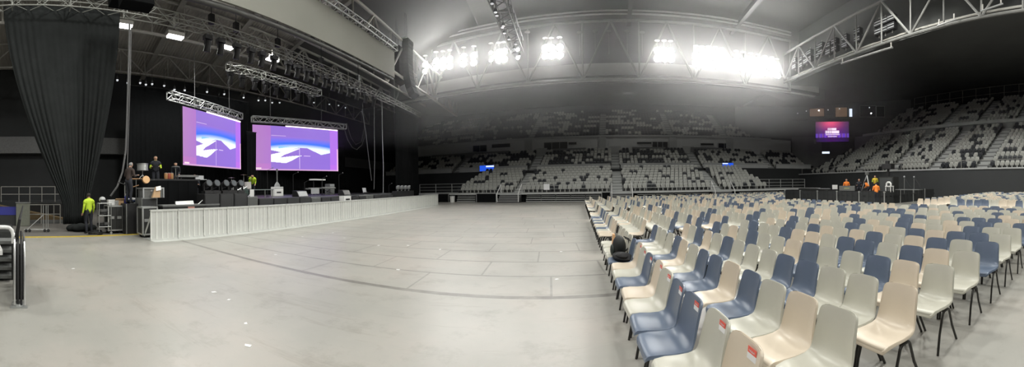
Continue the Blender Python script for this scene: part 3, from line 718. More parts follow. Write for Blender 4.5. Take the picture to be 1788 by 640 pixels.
# grey header panel with its truss
Dp = 12.7
xz0, xz1 = lx(ROT_S,Dp,405), lx(ROT_S,Dp,692)
zl = on(ROT_S,Dp,692,135)[2]; zu = on(ROT_S,Dp,692,90)[2]; zl0 = on(ROT_S,Dp,450,19)[2]
t = thing('stage_banner', 'wide flat grey cloth header hanging high over the stage front', 'banner', fr(ROT_S, xz0-3, Dp, 0), ROT_S)
Lp = xz1-xz0+3
b = MB(); b.hull6([(0,0,zl0-.2),(Lp,0,zl),(Lp,.08,zl),(0,.08,zl0-.2)], [(0,0,zl0+2.2),(Lp,0,zu),(Lp,.08,zu),(0,.08,zl0+2.2)]); obj('cloth', b, panel_m, t)
b = MB(); b.tube([(0,.25,zl0-.35),(Lp,.25,zl-.1)], .14, 10); obj('bottom_pipe', b, mat('dark_pipe', (.07,.07,.065), .5), t, sm=True)
box_truss('header_truss', 'silver truss along the top edge of the grey header', fr(ROT_S, xz0-3, Dp-.1, zl0+2.4), fr(ROT_S, xz1, Dp-.1, zu+.25), .45, .035, .5, steel, posts=8)
# lamps hung from the two lighting trusses
def hung_lamp():
    y = MB(); y.box(-.2,-.05,-.35,.2,.05,-.31); y.box(-.2,-.05,-.62,-.16,.05,-.3); y.box(.16,-.05,-.62,.2,.05,-.3)
    h = MB(); M = Matrix.Translation((0,0,-.66)) @ Matrix.Rotation(R(200), 4, 'X'); h.lathe([(.08,-.3),(.15,-.27),(.17,0),(.19,.28),(.18,.3)], n=14, M=M)
    return [('clamp', B((-.04,-.04,-.12,.04,.04,.02)), steel), ('base', B((-.22,-.15,-.34,.22,.15,-.12)), black), ('yoke', y, black), ('head', h, black, True)]
for k, x in enumerate((365, 388, 416, 441, 460, 481, 506, 522, 538, 555, 570, 585, 598, 612, 626, 641, 655)):
    simple('hanging_stage_lamp', f'black lamp hung from the long lighting truss, {nth(k+1)} from the drape', 'stage lamp', ROT_S, lx(ROT_S,15,x), 15.0, ZA-.27, hung_lamp(), 'lamps hanging from the long truss')
for k, x in enumerate((404, 425, 447, 466, 484, 503, 522, 544)):
    simple('hanging_stage_lamp', f'black lamp hung from the shorter lighting truss, {nth(k+1)} from the drape', 'stage lamp', ROT_S, lx(ROT_S,18.9,x), 18.9, ZA-.27, hung_lamp(), 'lamps hanging from the shorter truss')
# motor hoists above them
for k, x in enumerate((372, 415, 488, 564, 628)):
    simple('chain_hoist', f'black chain hoist above the long lighting truss, {nth(k+1)} from the drape', 'hoist', ROT_S, lx(ROT_S,15,x), 15.0, ZA+.3, [('motor', B((-.14,-.12,0,.14,.12,.5)), black), ('chain', (lambda b: (b.tube([(0,0,.5),(0,0,5)], .025), b)[-1])(MB()), black)], 'chain hoists over the long truss')
# pod bulbs on drop cables
pods = [(206,138),(224,143),(246,143),(256,146),(267,145),(288,148),(306,155),(324,156),(363,159),(393,163),(427,169),(453,174),(465,174),(477,178),(490,178),(521,171),(550,178),(577,181),(593,183),(605,187)]
for k, (x, y) in enumerate(pods):
    q = on(ROT_S, 24.4, x, y)
    b = MB(); b.tube([(0,0,.1),(0,0,1.3)], .015, 5); h = MB(); h.lathe([(.05,.28),(.09,.2),(.1,.02),(.09,0)], n=10); l = MB(); l.lathe([(.01,-.13),(.07,-.1),(.095,-.02),(.09,0)], n=10)
    simple('hanging_pod_lamp', 'small pod lamp with a pale bulb hanging before the black backdrop', 'lamp', ROT_S, *q, [('drop_cable', b, black), ('cap', h, black, True), ('bulb', l, bulb_m, True)], 'small pod lamps hanging in a row')
# line arrays of loudspeakers
def line_array(label, D, x, ytop, n, w=1.15, hbox=.36, curve=5):
    q = on(ROT_S, D, x, ytop)
    t = thing('line_array', label, 'speaker array', fr(ROT_S, *q), ROT_S)
    b = MB(); b.box(-w/2,-.1,0,w/2,.5,.1); obj('flying_frame', b, steel, t)
    for xx in (-.3, .3):
        b = MB(); b.tube([(xx,.2,.1),(xx*.3,.2,4)], .02); obj('hoist_chain', b, black, t)
    M = Matrix.Identity(4)
    for k in range(n):
        b = MB(); b.box(-w/2,-.3,-hbox,w/2,.35,-.02,M); c = obj('speaker_box', b, matblack, t)
        g = MB(); g.box(-w/2+.03,-.32,-hbox+.02,w/2-.03,-.3,-.04,M); obj('grille', g, matblack, c)
        M = M @ Matrix.Translation((0,.02,-hbox)) @ Matrix.Rotation(R(-curve*k/n), 4, 'X')
    return t
line_array('long black line array of speakers at the end of the grey header', 13.2, 716, 70, 14, 1.2, .40)
line_array('black line array of speakers against the end edge of the grey header', 14.2, 700, 82, 10, 1.1, .36)
line_array('pair of black speaker arrays high above the big drape, one nearer the hall', 12.4, 241, -40, 3, 1.3, .36)
line_array('pair of black speaker arrays high above the big drape, one nearer the wall', 13.2, 221, -40, 3, 1.3, .36)
# cables and ropes
def rope(label, pts, r=.03, m=cable_m, group=None):
    b = MB(); b.tube(pts, r, 6); o = obj('hanging_cable', b, m, None, sm=True); tag(o, label, 'cable', group); return o
def curvepts(D, px): return [S_(D+ (q[2] if len(q) > 2 else 0), q[0], on(ROT_S, D+(q[2] if len(q) > 2 else 0), q[0], q[1])[2]) for q in px]
rope('thick grey cable loom falling beside the drape and curving to the trolley', curvepts(14.4, [(228,38),(227,80),(225,140),(222,220),(220,262),(214,300),(205,325),(193,342)]), .045)
rope('straight grey cable hanging just beside the curved loom', curvepts(14.6, [(231,38),(229,120),(226,200),(222,300),(221,335)]), .025)
rope('cable sagging in a wide loop beside the level screen', curvepts(20, [(603,225),(608,243),(616,257),(624,261),(633,253),(638,238),(638,218),(635,180)]), .05)
rope('thinner cable sagging inside the wide loop', curvepts(20, [(607,215),(614,240),(622,252),(632,248),(637,225)]), .035)
for k, px in enumerate(([(634,190),(640,230),(644,270),(649,315)], [(656,168),(655,220),(655,280),(653,330)], [(669,175),(669,230),(670,290),(669,338)], [(690,185),(691,230),(693,290),(696,330)])):
    rope(['slanting rope next to the cable loop', 'straight pale rope hanging beyond the slanting one', 'brightest straight rope hanging over the stage end', 'thin rope hanging along the narrow masking drape'][k], curvepts(15.5, px), [.03,.035,.04,.03][k], steel if k == 2 else cable_m)

# ------------------------------------------------------------------ hall shell over and behind the stage
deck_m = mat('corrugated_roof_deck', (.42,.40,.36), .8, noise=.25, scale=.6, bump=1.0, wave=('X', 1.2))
b = MB(); b2 = MB()
def quad_s(pts): b.add(pts, [(0,1,2,3)])
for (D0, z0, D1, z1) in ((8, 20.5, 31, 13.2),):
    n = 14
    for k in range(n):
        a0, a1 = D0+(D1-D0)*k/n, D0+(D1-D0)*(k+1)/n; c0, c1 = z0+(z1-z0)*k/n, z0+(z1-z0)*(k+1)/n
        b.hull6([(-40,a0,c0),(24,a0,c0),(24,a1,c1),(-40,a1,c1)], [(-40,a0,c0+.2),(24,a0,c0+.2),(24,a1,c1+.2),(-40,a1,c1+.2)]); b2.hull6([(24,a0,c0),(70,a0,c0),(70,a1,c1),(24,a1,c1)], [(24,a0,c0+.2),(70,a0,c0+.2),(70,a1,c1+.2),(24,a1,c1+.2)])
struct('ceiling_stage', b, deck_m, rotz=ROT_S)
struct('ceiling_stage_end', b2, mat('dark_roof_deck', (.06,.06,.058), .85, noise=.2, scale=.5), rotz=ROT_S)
b = MB(); b.hull6([(-40,8,20.5),(70,8,20.5),(70,-62,20.5),(-40,-62,20.5)][::-1], [(-40,8,20.7),(70,8,20.7),(70,-62,20.7),(-40,-62,20.7)][::-1])
struct('ceiling', b, mat('painted_roof_deck', (.09,.09,.087), .85, noise=.15, scale=.3), rotz=ROT_S)
b = MB(); b.box(-40, 31, 0, 70, 31.3, 13.4); struct('wall_stage', b, conc_d, rotz=ROT_S)
b = MB(); b.box(-30, 30.2, on(ROT_S,30.2,30,267)[2], 60, 31, on(ROT_S,30.2,30,238)[2]); struct('trim_2', b, mat('balcony_front_paint', (.15,.152,.15), .7, noise=.3), rotz=ROT_S)
# roof trusses: one mesh per member kind
def roof_truss(label, rot, p0, p1, z0, z1, bay, r=.13, m=dsteel, verticals=True, name='roof_truss', z0b=None, z1b=None, vstep=1):
    (xa, ya), (xb, yb) = p0, p1; z0b = z0 if z0b is None else z0b; z1b = z1 if z1b is None else z1b
    t = thing(name, label, 'roof truss', fr(rot, xa, ya, 0), rot)
    L = math.hypot(xb-xa, yb-ya); n = max(2, int(round(L/bay)))
    P = lambda k, top: Vector(((xb-xa)*k/n, (yb-ya)*k/n, (z1+(z1b-z1)*k/n) if top else (z0+(z0b-z0)*k/n)))
    b = MB(); b.tube([P(0,0), P(n,0)], r, 8); obj('bottom_chord', b, m, t, sm=True)
    b = MB(); b.tube([P(0,1), P(n,1)], r, 8); obj('top_chord', b, m, t, sm=True)
    b = MB()
    for k in range(n):
        if k % 2: b.tube([P(k,1), P(k+1,0)], r*.75, 6)
        else: b.tube([P(k,0), P(k+1,1)], r*.75, 6)
    obj('diagonal_bracing', b, m, t)
    if verticals:
        for k in range(0, n+1, vstep):
            b = MB(); b.tube([P(k,0), P(k,1)], r*.6, 6); obj('vertical_brace', b, m, t)
    return t
roof_truss('dull steel roof truss above the black backdrop', ROT_S, (-25,22), (45,22), 13.0, 15.6, 2.6, .13)
roof_truss('dull steel roof truss over the middle of the stage', ROT_S, (-20,17.5), (45,17.5), 13.6, 17.0, 3.0, .14)
roof_truss('dull steel roof truss behind the grey header', ROT_S, (-10,13.6), (48,13.6), 12.4, 16.0, 3.0, .14)
roof_truss('low roof truss close under the sloping deck at the rear', ROT_S, (-25,27), (45,27), 11.9, 13.8, 2.2, .08)
for k, x in enumerate((-14, -7, -1, 5, 11, 17, 23)):
    t = thing('roof_beam', f'steel beam crossing under the sloping deck, {nth(k+1)} from the drape side', 'beam', fr(ROT_S, x, 9, 0), ROT_S, 'beams under the sloping roof deck')
    b = MB(); b.hull6([(-.1,0,19.5),(.1,0,19.5),(.1,21.5,12.7),(-.1,21.5,12.7)], [(-.1,0,19.9),(.1,0,19.9),(.1,21.5,13.1),(-.1,21.5,13.1)]); obj('web', b, dsteel, t)
    b = MB(); b.hull6([(-.22,0,19.44),(.22,0,19.44),(.22,21.5,12.64),(-.22,21.5,12.64)], [(-.22,0,19.5),(.22,0,19.5),(.22,21.5,12.7),(-.22,21.5,12.7)]); obj('flange', b, dsteel, t)
for k, (x, y) in enumerate(((217,42),(308,62),(397,80),(478,103))):
    q = on(ROT_S, 20.0, x, y)
    simple('house_light', 'rectangular house light glowing white under the stage roof, ' + ('behind the drape top' if k == 0 else f'{nth(k)} from the drape'), 'ceiling light', ROT_S, *q, [('housing', B((-.6,-.25,.0,.6,.25,.25)), dsteel), ('diffuser', B((-.55,-.22,-.10,.55,.2,0)), lamp_h), ('hanger', B((-.02,-.02,.25,.02,.02,1.2)), dsteel)], 'house lights under the stage roof')
# left background: railings, boxes, ramp
def railing(label, rot, D, xs, z, h=1.1, rails=3, m=steel, px=True, r=.028, group=None):
    X = [lx(rot, D, x) for x in xs] if px else list(xs)
    t = thing('guard_rail', label, 'railing', fr(rot, X[0], D, z), rot, group)
    for k in range(rails):
        b = MB(); zz = h*(k+1)/rails; b.tube([(0,0,zz),(X[-1]-X[0],0,zz)], r, 6); obj('rail', b, m, t, sm=True)
    for x in X:
        b = MB(); b.tube([(x-X[0],0,0),(x-X[0],0,h)], r*1.1, 6); obj('post', b, m, t, sm=True)
    return t
railing('grey guard rail along the dark wall behind the big drape', ROT_S, 22, [2,33,52,73,96,117], on(ROT_S,22,50,352)[2], 1.0, 2, dsteel)
b = MB(); b.box(lx(ROT_S,22,-10), 21.8, 0, lx(ROT_S,22,130), 27, on(ROT_S,22,50,352)[2]); struct('slab_walkway', b, conc_d, rotz=ROT_S)
railing('low grey ramp rail between the posts and the big drape', ROT_S, 17.5, [48,72,94,105], 0.05, 1.0, 2, dsteel)
simple('ramp', 'low dark ramp with a pale side behind the ramp rail', 'ramp', ROT_S, lx(ROT_S,18.2,-5), 18.2, 0, [('ramp_body', (lambda b: (b.hull6([(0,0,0),(4.2,0,0),(4.2,1.2,0),(0,1.2,0)], [(0,0,1.0),(4.2,0,.15),(4.2,1.2,.15),(0,1.2,1.0)]), b)[-1])(MB()), mat('ramp_timber', (.16,.11,.05), .7)), ('kerb', B((0,-.08,0,4.2,0,.2)), conc)])
simple('storage_crate', 'large black crate standing beyond the ramp rail', 'crate', ROT_S, lx(ROT_S,19.5,46), 19.5, 0, [('crate_body', B((0,0,0,3.6,1.6,1.0)), black), ('lid', B((-.03,-.03,1.0,3.63,1.63,1.08)), casem)])
simple('storage_crate', 'dark crate with a bright blue cover at the frame edge', 'crate', ROT_S, lx(ROT_S,17,-22), 17.0, 0, [('crate_body', B((0,0,0,1.7,1.0,.85)), casem), ('cover', B((.2,-.02,.55,1.5,.6,.95)), mat('blue_cover', (.03,.035,.25), .6))])
simple('stone_pillar', 'pale low pillar block at the head of the ramp', 'pillar', ROT_S, lx(ROT_S,16.8,28), 16.8, 0, [('block', B((0,0,0,.7,.5,1.15)), mat('pale_block', (.20,.21,.17), .8, noise=.2)), ('cap', B((-.04,-.04,1.15,.74,.54,1.2)), conc)], bevel=.02)
# wheeled steel frame
t = thing('wheeled_frame', 'upright steel frame on castors in front of the ramp', 'trolley', fr(ROT_S, lx(ROT_S,14.3,78), 14.3, 0), ROT_S)
for x in (-.06, .06, .14):
    b = MB(); b.tube([(x,0,.1),(x,0,1.15)], .018, 6); obj('upright', b, steel, t)
b = MB(); b.tube([(-.9,0,.12),(.2,0,.12)], .02); b.tube([(-.75,0,.12),(-.05,0,.75)], .018); obj('base_bar', b, steel, t)
for x in (-.8, -.65, .0, .15):
    b = MB(); b.lathe([(.01,-.02),(.07,-.02),(.07,.02),(.01,.02)], n=12, M=Matrix.Translation((x,0,.07)) @ Matrix.Rotation(R(90),4,'X')); obj('castor', b, black, t, sm=True)

# ------------------------------------------------------------------ near left: stacked barricades, hand rail, steps
pq = Vector((sin(az(34))*5.3, cos(az(34))*5.3, 0))
d_gate = az(34)
t = thing('steel_gate_stack', 'black folded steel gates standing on edge with chrome end posts', 'gate', pq, -d_gate)
for k in range(4):
    y0g = 0.0; x = -.075+.05*k
    mm_ = chrome if k in (0, 3) else black
    b = MB(); hg = 1.0-.03*(k % 2)
    b.tube([(x,-.25,.04),(x,-.25,hg-.12),(x,-.17,hg),(x,.95,hg),(x,1.03,hg-.1),(x,1.03,.04)], .018 if k < 3 else .016, 8); g = obj('gate_frame', b, mm_, t, sm=True)
    b = MB()
    for q in range(8): b.tube([(x,-.12+q*.14,.12),(x,-.12+q*.14,hg)], .009, 5)
    b.tube([(x,-.25,.12),(x,1.03,.12)], .012); obj('gate_bar', b, black, g)
b = MB(); b.box(-.1,-.2,.1,.06,.9,.78); obj('infill_panel', b, black, t)
b = MB(); b.lathe([(.09,0),(.1,.01),(.09,.05),(.03,.07)], c=(-.03,-.18,0), n=14); b.box(-.14,-.3,0,.12,-.22,.02); obj('foot', b, steel, t)
b = MB(); b.tube([(-.06,.1,.95),(.0,-.05,1.3),(.06,.45,1.5)], .035, 8, [1,.7,.3]); obj('strap', b, black, t)
# hand rail
ph = lambda x, y, d: Vector((sin(az(x))*d, cos(az(x))*d, H+(y0(x)-y)/F_PX*d))
b = MB(); b.tube([ph(-40,396,5.6), ph(8,396,5.6), ph(16,397,5.6), ph(21,402,5.6), ph(23,410,5.6), ph(23,424,5.6)], .035, 10)
t = thing('white_hand_rail', 'white painted hand rail bending down beside the black gates', 'hand rail', ph(10,396,5.6)); 
o = obj('rail', b, white, t, sm=True); o.location = -t.location
b = MB(); b.tube([ph(-40,428,5.3), ph(-2,428,5.3), ph(1,436,5.3), ph(1,444,5.3)], .035, 10); o = obj('lower_rail', b, white, t, sm=True); o.location = -t.location
b = MB(); g0 = ph(-30,396,5.6); b.tube([g0, (g0.x, g0.y, 0)], .035, 8); o = obj('post', b, white, t, sm=True); o.location = -t.location
# folded seating steps at the frame edge
q = Vector((sin(az(2))*6.6, cos(az(2))*6.6, 0))
t = thing('folded_seating_unit', 'stacked dark slatted seating steps behind the white hand rail', 'seating unit', q, -az(2))
b = MB(); b.box(-2.2,0,0,.26,1.6,.95); obj('housing', b, casem, t)
for k in range(5):
    b = MB(); M = Matrix.Translation((0,-.05-.02*k,.12+.17*k)) @ Matrix.Rotation(R(14), 4, 'X'); b.box(-2.2,-.1,-.03,.2,.06,.03, M); obj('step', b, graycase, t)

# ------------------------------------------------------------------ stands
seats = []      # (distance, kind, position, rotation, label words)
def tier(name, rot, D0, z0, rows, dd, rise, ua, ub, aisles, where, zbase, pitch=.52, aw=.62, m=conc, dark=.2, front=True, skew=(0,0), drop=0):
    b = MB(); st = MB(); s_ = 1 if rot == ROT_F else -1
    for k in range(rows):
        y, z = D0+k*dd, z0+k*rise
        a_, b_ = ua+skew[0]*k, ub+skew[1]*k
        xs = sorted((s_*a_, s_*b_)); b.box(xs[0], y, max(zbase, z-rise-.25), xs[1], y+dd+.02, z)
        for q in aisles:
            if a_ < q < b_: st.box(s_*q-aw+.06, y-.36, z-rise, s_*q+aw-.06, y, z-rise*.5); st.box(s_*q-aw+.06, y-.005, z-.1, s_*q+aw-.06, y+dd, z+.012)
    struct(name, b, m, rotz=rot)
    if st.v: struct(name.replace('slab', 'trim_steps'), st, conc_l, rotz=rot)
    for k in range(rows):
        y, z = D0+k*dd, z0+k*rise
        a_, b_ = ua+skew[0]*k, ub+skew[1]*k
        n = int((b_-a_)/pitch)
        prev = False
        for i in range(n):
            u = a_+(i+.5)*pitch
            dist = [abs(u-q) for q in aisles]
            if dist and min(dist) < aw+.05: continue
            pr = dark*(2.1 if prev else .78)
            dk = random.random() < pr; prev = dk
            p = fr(rot, s_*u, y+.48, z)
            a = math.atan2(p.x, p.y)
            seats.append([p.length+(1000 if abs(a) > R(88) or drop else 0), dk, p, rot, where, k, i])
AF = [-22.6, -10.9, .4, 11.7, 23]
tier('slab_lower_end', ROT_F, 36.3, 1.05, 8, .9, .34, -18.6, 18.6, [-10.7, .5, 11.7], 'the lower end stand', 0, dark=.16, skew=(.18,-.18))
tier('slab_middle_end', ROT_F, 45, 4.2, 6, .85, .45, -36, 30, AF, 'the middle end stand', 3.4, dark=.32)
tier('slab_upper_end', ROT_F, 51.6, 8.9, 12, .88, .54, -38, 24, [-23.5, -13, -1.5, 9.3, 18.5], 'the upper end stand', 8.0, dark=.4, skew=(0,-.4))
AW = [7.6, 13.3, 18.9, 24.6, 30.4, 36]
tier('slab_lower_side', ROT_W, 30.6, 3.0, 11, .82, .52, 1.0, 41.0, AW, 'the lower side stand', 1.5, dark=.2, skew=(0,-.55))
tier('slab_upper_side', ROT_W, 41.2, 9.6, 9, .82, .55, 1.0, 36.5, [6, 12.4, 18, 23.6, 31], 'the upper side stand', 8.4, dark=.22, skew=(0,-.1))
# seat shape: rounded back panel, tipped-up squab, bracket
def seat_geo():
    b = MB()
    def slab(pts, y, th, lean=0):
        n = len(pts); b.hull6([(x, y+(z-.4)*lean, z) for x, z in pts], [(x, y+th+(z-.4)*lean, z) for x, z in pts])
    slab([(-.2,.36),(.2,.36),(.22,.6),(.20,.78),(.12,.83),(-.12,.83),(-.20,.78),(-.22,.6)], .02, .05, .18)
    slab([(-.19,.30),(.19,.30),(.21,.52),(.14,.64),(-.14,.64),(-.21,.52)], -.14, .06, -.1)
    b.box(-.05,-.1,0,.05,.04,.38)
    return b
sg = seat_geo()
seat_me = [sg.mesh('stadium_seat', seat_l), sg.mesh('stadium_seat', seat_d)]
seats.sort(key=lambda q: q[0])
from collections import defaultdict
cnt = defaultdict(list)
for s_ in seats[:300]: cnt[(s_[4], s_[5])].append(s_)
for (where, k), L_ in cnt.items():
    L_.sort(key=lambda q: math.atan2(q[2].x, q[2].y))
    for i, q in enumerate(L_):
        o = bpy.data.objects.new('stadium_seat', seat_me[1 if q[1] else 0]); C.objects.link(o)
        o.location = q[2]; o.rotation_euler.z = q[3]
        tag(o, f"{'dark' if q[1] else 'light'} seat, row {k+1} of {where}, {nth(i+1)} from its stage end", 'stadium seat', 'tip-up seats of the stands')
bm = MB()
cr = {r: (cos(r), sin(r)) for r in (ROT_F, ROT_W)}
for q in seats[300:]:
    c_, s2_ = cr[q[3]]; p = q[2]; bm.cur = 1 if q[1] else 0
    bm.add([(p.x+c_*x-s2_*y, p.y+s2_*x+c_*y, p.z+z) for x, y, z in sg.v], sg.f)
o = obj('distant_stadium_seats', bm, [seat_l, seat_d]); o['kind'] = 'stuff'; tag(o, 'remaining light and dark tip-up seats filling the end and side stands', 'seats')

# end stand front
def fpx(D, x, y): return on(ROT_F, D, x, y)
b = MB(); b.box(-24, 34.7, .85, 25, 45, 1.05); struct('slab_platform', b, conc_l, rotz=ROT_F)
b = MB(); b.box(-24, 35.1, 0, 25, 35.5, .85); struct('wall_platform', b, matblack, rotz=ROT_F)
def slatted(xa, xb, label):
    a, c = lx(ROT_F,34.8,xa), lx(ROT_F,34.8,xb)
    parts = [('slat', B((0,-.0+.05*k,.05+.2*k,c-a,.1+.05*k,.12+.2*k)), conc_l) for k in range(4)]
    parts += [('upright', B((x,.1,0,x+.08,.3,.85)), black) for x in [q*(c-a)/max(1,int((c-a)/1.6)) for q in range(int((c-a)/1.6)+1)]]
    return simple('retracted_bleacher', label, 'bleacher', ROT_F, a, 34.8, 0, parts)
slatted(797, 829, 'short bank of folded bleacher steps beside the white bin')
slatted(918, 1048, 'long bank of folded bleacher steps after the first stair')
slatted(1112, 1238, 'bank of folded bleacher steps between the second and third stair')
slatted(1290, 1400, 'last bank of folded bleacher steps towards the side stand')
for k, (xa, xb) in enumerate(((765,784), (832,867), (1050,1066))):
    a, c = lx(ROT_F,34.7,xa), lx(ROT_F,34.7,xb)
    simple('black_cover_panel', ['black panel at the end of the crowd barrier', 'black panel between two folded bleacher banks', 'small black panel after the long bleacher bank'][k], 'panel', ROT_F, a, 34.6, 0, [('panel', B((0,0,0,c-a,.1,1.0)), matblack), ('frame', B((0,-.03,.97,c-a,.02,1.03),(0,-.03,0,.06,.02,1.0),(c-a-.06,-.03,0,c-a,.02,1.0)), steel)])
q = fpx(34.3, 790, 352)
simple('rubbish_bin', 'white bin standing between the black panel and the folded bleachers', 'bin', ROT_F, q[0], 34.2, 0, [('bin_body', (lambda b: (b.lathe([(.24,0),(.27,.05),(.3,.7),(.31,.72)], n=16), b)[-1])(MB()), white, True), ('rim', (lambda b: (b.lathe([(.3,.7),(.33,.7),(.33,.75),(.3,.75)], n=16), b)[-1])(MB()), pale, True)])
for k, (xa, xb) in enumerate(((875,911), (1068,1103), (1242,1275))):
    a, c = lx(ROT_F,35,xa), lx(ROT_F,35,xb)
    t = simple('access_stair', f'{nth(k+1)} access stair into the end stand from the stage side, with white hand rails', 'stair', ROT_F, a, 33.6, 0, [('step', B((0,.3*q,0,c-a,1.3,.21*(q+1))), mat('dark_step', (.06,.06,.06), .7)) for q in range(4)]+[('nosing', B((0,.3*q-.02,.21*(q+1)-.03,c-a,.3*q+.03,.21*(q+1)+.01)), conc_l) for q in range(4)])
    for x in (0, c-a):
        b = MB(); b.tube([(x,0,.1),(x,-.05,.95),(x,1.3,1.95),(x,1.5,1.0)], .045, 8); obj('hand_rail', b, white, t, sm=True)
sec = [list(range(733, 875, 28))+[874], [912,937,968,1000,1032,1066], [1104,1129,1158,1186,1215,1241], [1276,1295,1319,1343,1363,1384,1405]]
names = ['between the stage end and the first stair', 'between the first and second stair', 'between the second and third stair', 'from the third stair to the side stand']
for xs, nm in zip(sec, names): railing('steel guard rail on the end stand platform ' + nm, ROT_F, 34.9, xs, 1.05, 1.1, 3, steel, r=.03)
q = fpx(34.8, 954.5, 331); q2 = fpx(34.8, 949.5, 321)
simple('paper_notice', 'blank looking white notice fixed to the end stand guard rail', 'notice', ROT_F, q2[0], 34.78, q[2], [('sheet', B((0,0,0,.62,.02,q2[2]-q[2])), paper), ('backing', B((-.02,.021,-.02,.64,.03,q2[2]-q[2]+.02)), pale)])
# walls of the end stand
b = MB(); b.box(-38, 44.0, 0, 30, 44.9, 3.9); struct('wall_end_1', b, conc_d, rotz=ROT_F)
b = MB()
for a, c in ((-36,-23.3),(-22,-11.6),(-10.2,-.3),(1.1,11.0),(12.4,22.3),(23.7,30)): b.box(a, 44.2, 3.9, c, 44.35, 4.55); b.box(a, 44.1, 4.5, c, 44.45, 4.6)
struct('trim_parapet', b, conc_l, rotz=ROT_F)
b = MB(); b.box(-38, 50.4, 3, 30, 51.5, 9.1); struct('wall_end_2', b, mat('concourse_wall', (.58,.59,.58), .8, noise=.15, scale=.6), rotz=ROT_F)
b = MB()
for q in (-13, -1.5, 9.3, 18.5): b.box(q-.6, 50.25, 6.9, q+.6, 50.45, 9.3)
for q in AF[:4]: b.box(q-.9, 50.3, 6.6, q+.9, 50.42, 7.6)
struct('trim_stair_walls', b, conc_l, rotz=ROT_F)
b = MB()
for a, c in ((-30,-16),(-9,-4),(3,8),(12,17)): b.box(a, 49.6, 6.6, c, 49.9, 7.35)
struct('trim_low_wall', b, conc, rotz=ROT_F)
b = MB(); b.box(-38, 50.2, 9.0, 26, 50.5, 9.25); struct('trim_ledge', b, conc_l, rotz=ROT_F)
b = MB(); b.box(-42, 62.3, 8, 40, 62.8, 20.5); b.box(24.5, 51.6, 9, 40, 62.3, 9.6); struct('wall_end_3', b, conc_d, rotz=ROT_F)
wn = 1
for (xa, xb, ya, yb, panes) in ((827,851,254.5,264,2),(860,892,252,256,1),(951,992,249,261,3),(994,1008,248.5,252,1),(1113,1139,248,251,1),(1140,1167,247.5,259,3),(1224,1247,250,253.5,1),(1255,1276,250,259,2)):
    a, _, zt = fpx(50.3, xa, ya); c, _, zl_ = fpx(50.3, xb, yb)
    w = struct(f'window_{wn}', B((0,0,0,c-a,.06,zt-zl_)), glassd, fr(ROT_F, a, 50.3, zl_), ROT_F)
    f = B((-.05,-.05,-.05,c-a+.05,0,0),(-.05,-.05,zt-zl_,c-a+.05,0,zt-zl_+.05),*[((c-a)*k/panes-.03,-.05,0,(c-a)*k/panes+.03,0,zt-zl_) for k in range(panes+1)])
    o = obj('window_frame', f, conc_l, w); wn += 1
for k, (xa, xb, ya, yb) in enumerate(((838,863,289,298),(1262,1281,284,291))):
    a, _, zt = fpx(43.8, xa, ya); c, _, zl_ = fpx(43.8, xb, yb)
    t = simple('blue_display', ['glowing blue display on the end stand parapet nearer the stage, two small lamps below', 'glowing blue display on the end stand parapet nearer the side stand'][k], 'display', ROT_F, a, 43.8, zl_, [('housing', B((0,.03,0,c-a,.2,zt-zl_)), black), ('display', B((0,0,0,c-a,.03,zt-zl_)), bluescr), ('bright_line', B((.45*(c-a) if k == 0 else 0,-.02,.7*(zt-zl_),(c-a) if k == 0 else .5*(c-a),0,.95*(zt-zl_))), whitescr)])
    if k == 0:
        for f in (.6, .85):
            b = MB(); b.ball(((c-a)*f,0,-.15), .1); obj('lamp', b, whitescr, t)

# side stand front wall, corner
b = MB(); b.box(-44, 30, 0, 3, 30.5, 3.0); struct('wall_side', b, mat('side_wall_paint', (.034,.037,.038), .7, noise=.12, scale=.4), rotz=ROT_W)
b = MB(); b.box(-44, 29.9, 2.93, 3, 30.55, 3.08); struct('trim_side', b, conc_l, rotz=ROT_W)
railing('thin guard rail on top of the side stand wall', ROT_W, 30.1, [-41.8+k*3.8 for k in range(12)], 3.05, .8, 1, dsteel, px=False)
b = MB(); b.box(-40, 39.8, 3, 2, 40.9, 9.3); struct('wall_side_2', b, mat('side_concourse_wall', (.26,.27,.26), .8, noise=.15, scale=.6), rotz=ROT_W)
b = MB(); b.box(-38, 39.7, 9.2, 2, 41, 9.6); struct('trim_side_2', b, conc_l, rotz=ROT_W)
b = MB(); b.box(-42, 50, 0, 2, 50.5, 20.5); struct('wall_side_3', b, conc_d, rotz=ROT_W)
railing('tall thin posts and rail at the back of the side stand', ROT_W, 48.9, [-34+k*2.4 for k in range(15)], 14.4, 2.2, 2, dsteel, px=False, r=.035)
# corner block between the two stands, square to the hall's diagonal
ROT_K = -az(1470); NORM[ROT_K] = az(1470)
def kb(D, xa, xb, ya, yb, th):
    a, _, z1 = on(ROT_K, D, xa, ya); c, _, z0 = on(ROT_K, D, xb, yb); return (a, D, max(z0, 0), c, D+th, z1)
b = MB(); b.box(*kb(60, 1285, 1600, 170, 400, .5)); struct('wall_corner_1', b, mat('corner_wall_paint', (.15,.155,.155), .8, noise=.25, scale=.3), rotz=ROT_K)
b = MB(); b.box(*kb(62.5, 1285, 1610, 60, 215, .5)); struct('wall_corner_2', b, conc_d, rotz=ROT_K)
b = MB(); b.box(*kb(59.4, 1380, 1560, 203, 208, .6)); struct('trim_corner', b, conc, rotz=ROT_K)
b = MB(); b.box(*kb(58.5, 1383, 1500, 240, 292, 1.2)); struct('wall_corner_3', b, mat('corner_panel_paint', (.26,.265,.26), .8, noise=.3, scale=.5), rotz=ROT_K)
b = MB(); b.box(*kb(57.5, 1290, 1420, 292, 400, .8)); struct('wall_corner_4', b, conc_d, rotz=ROT_K)
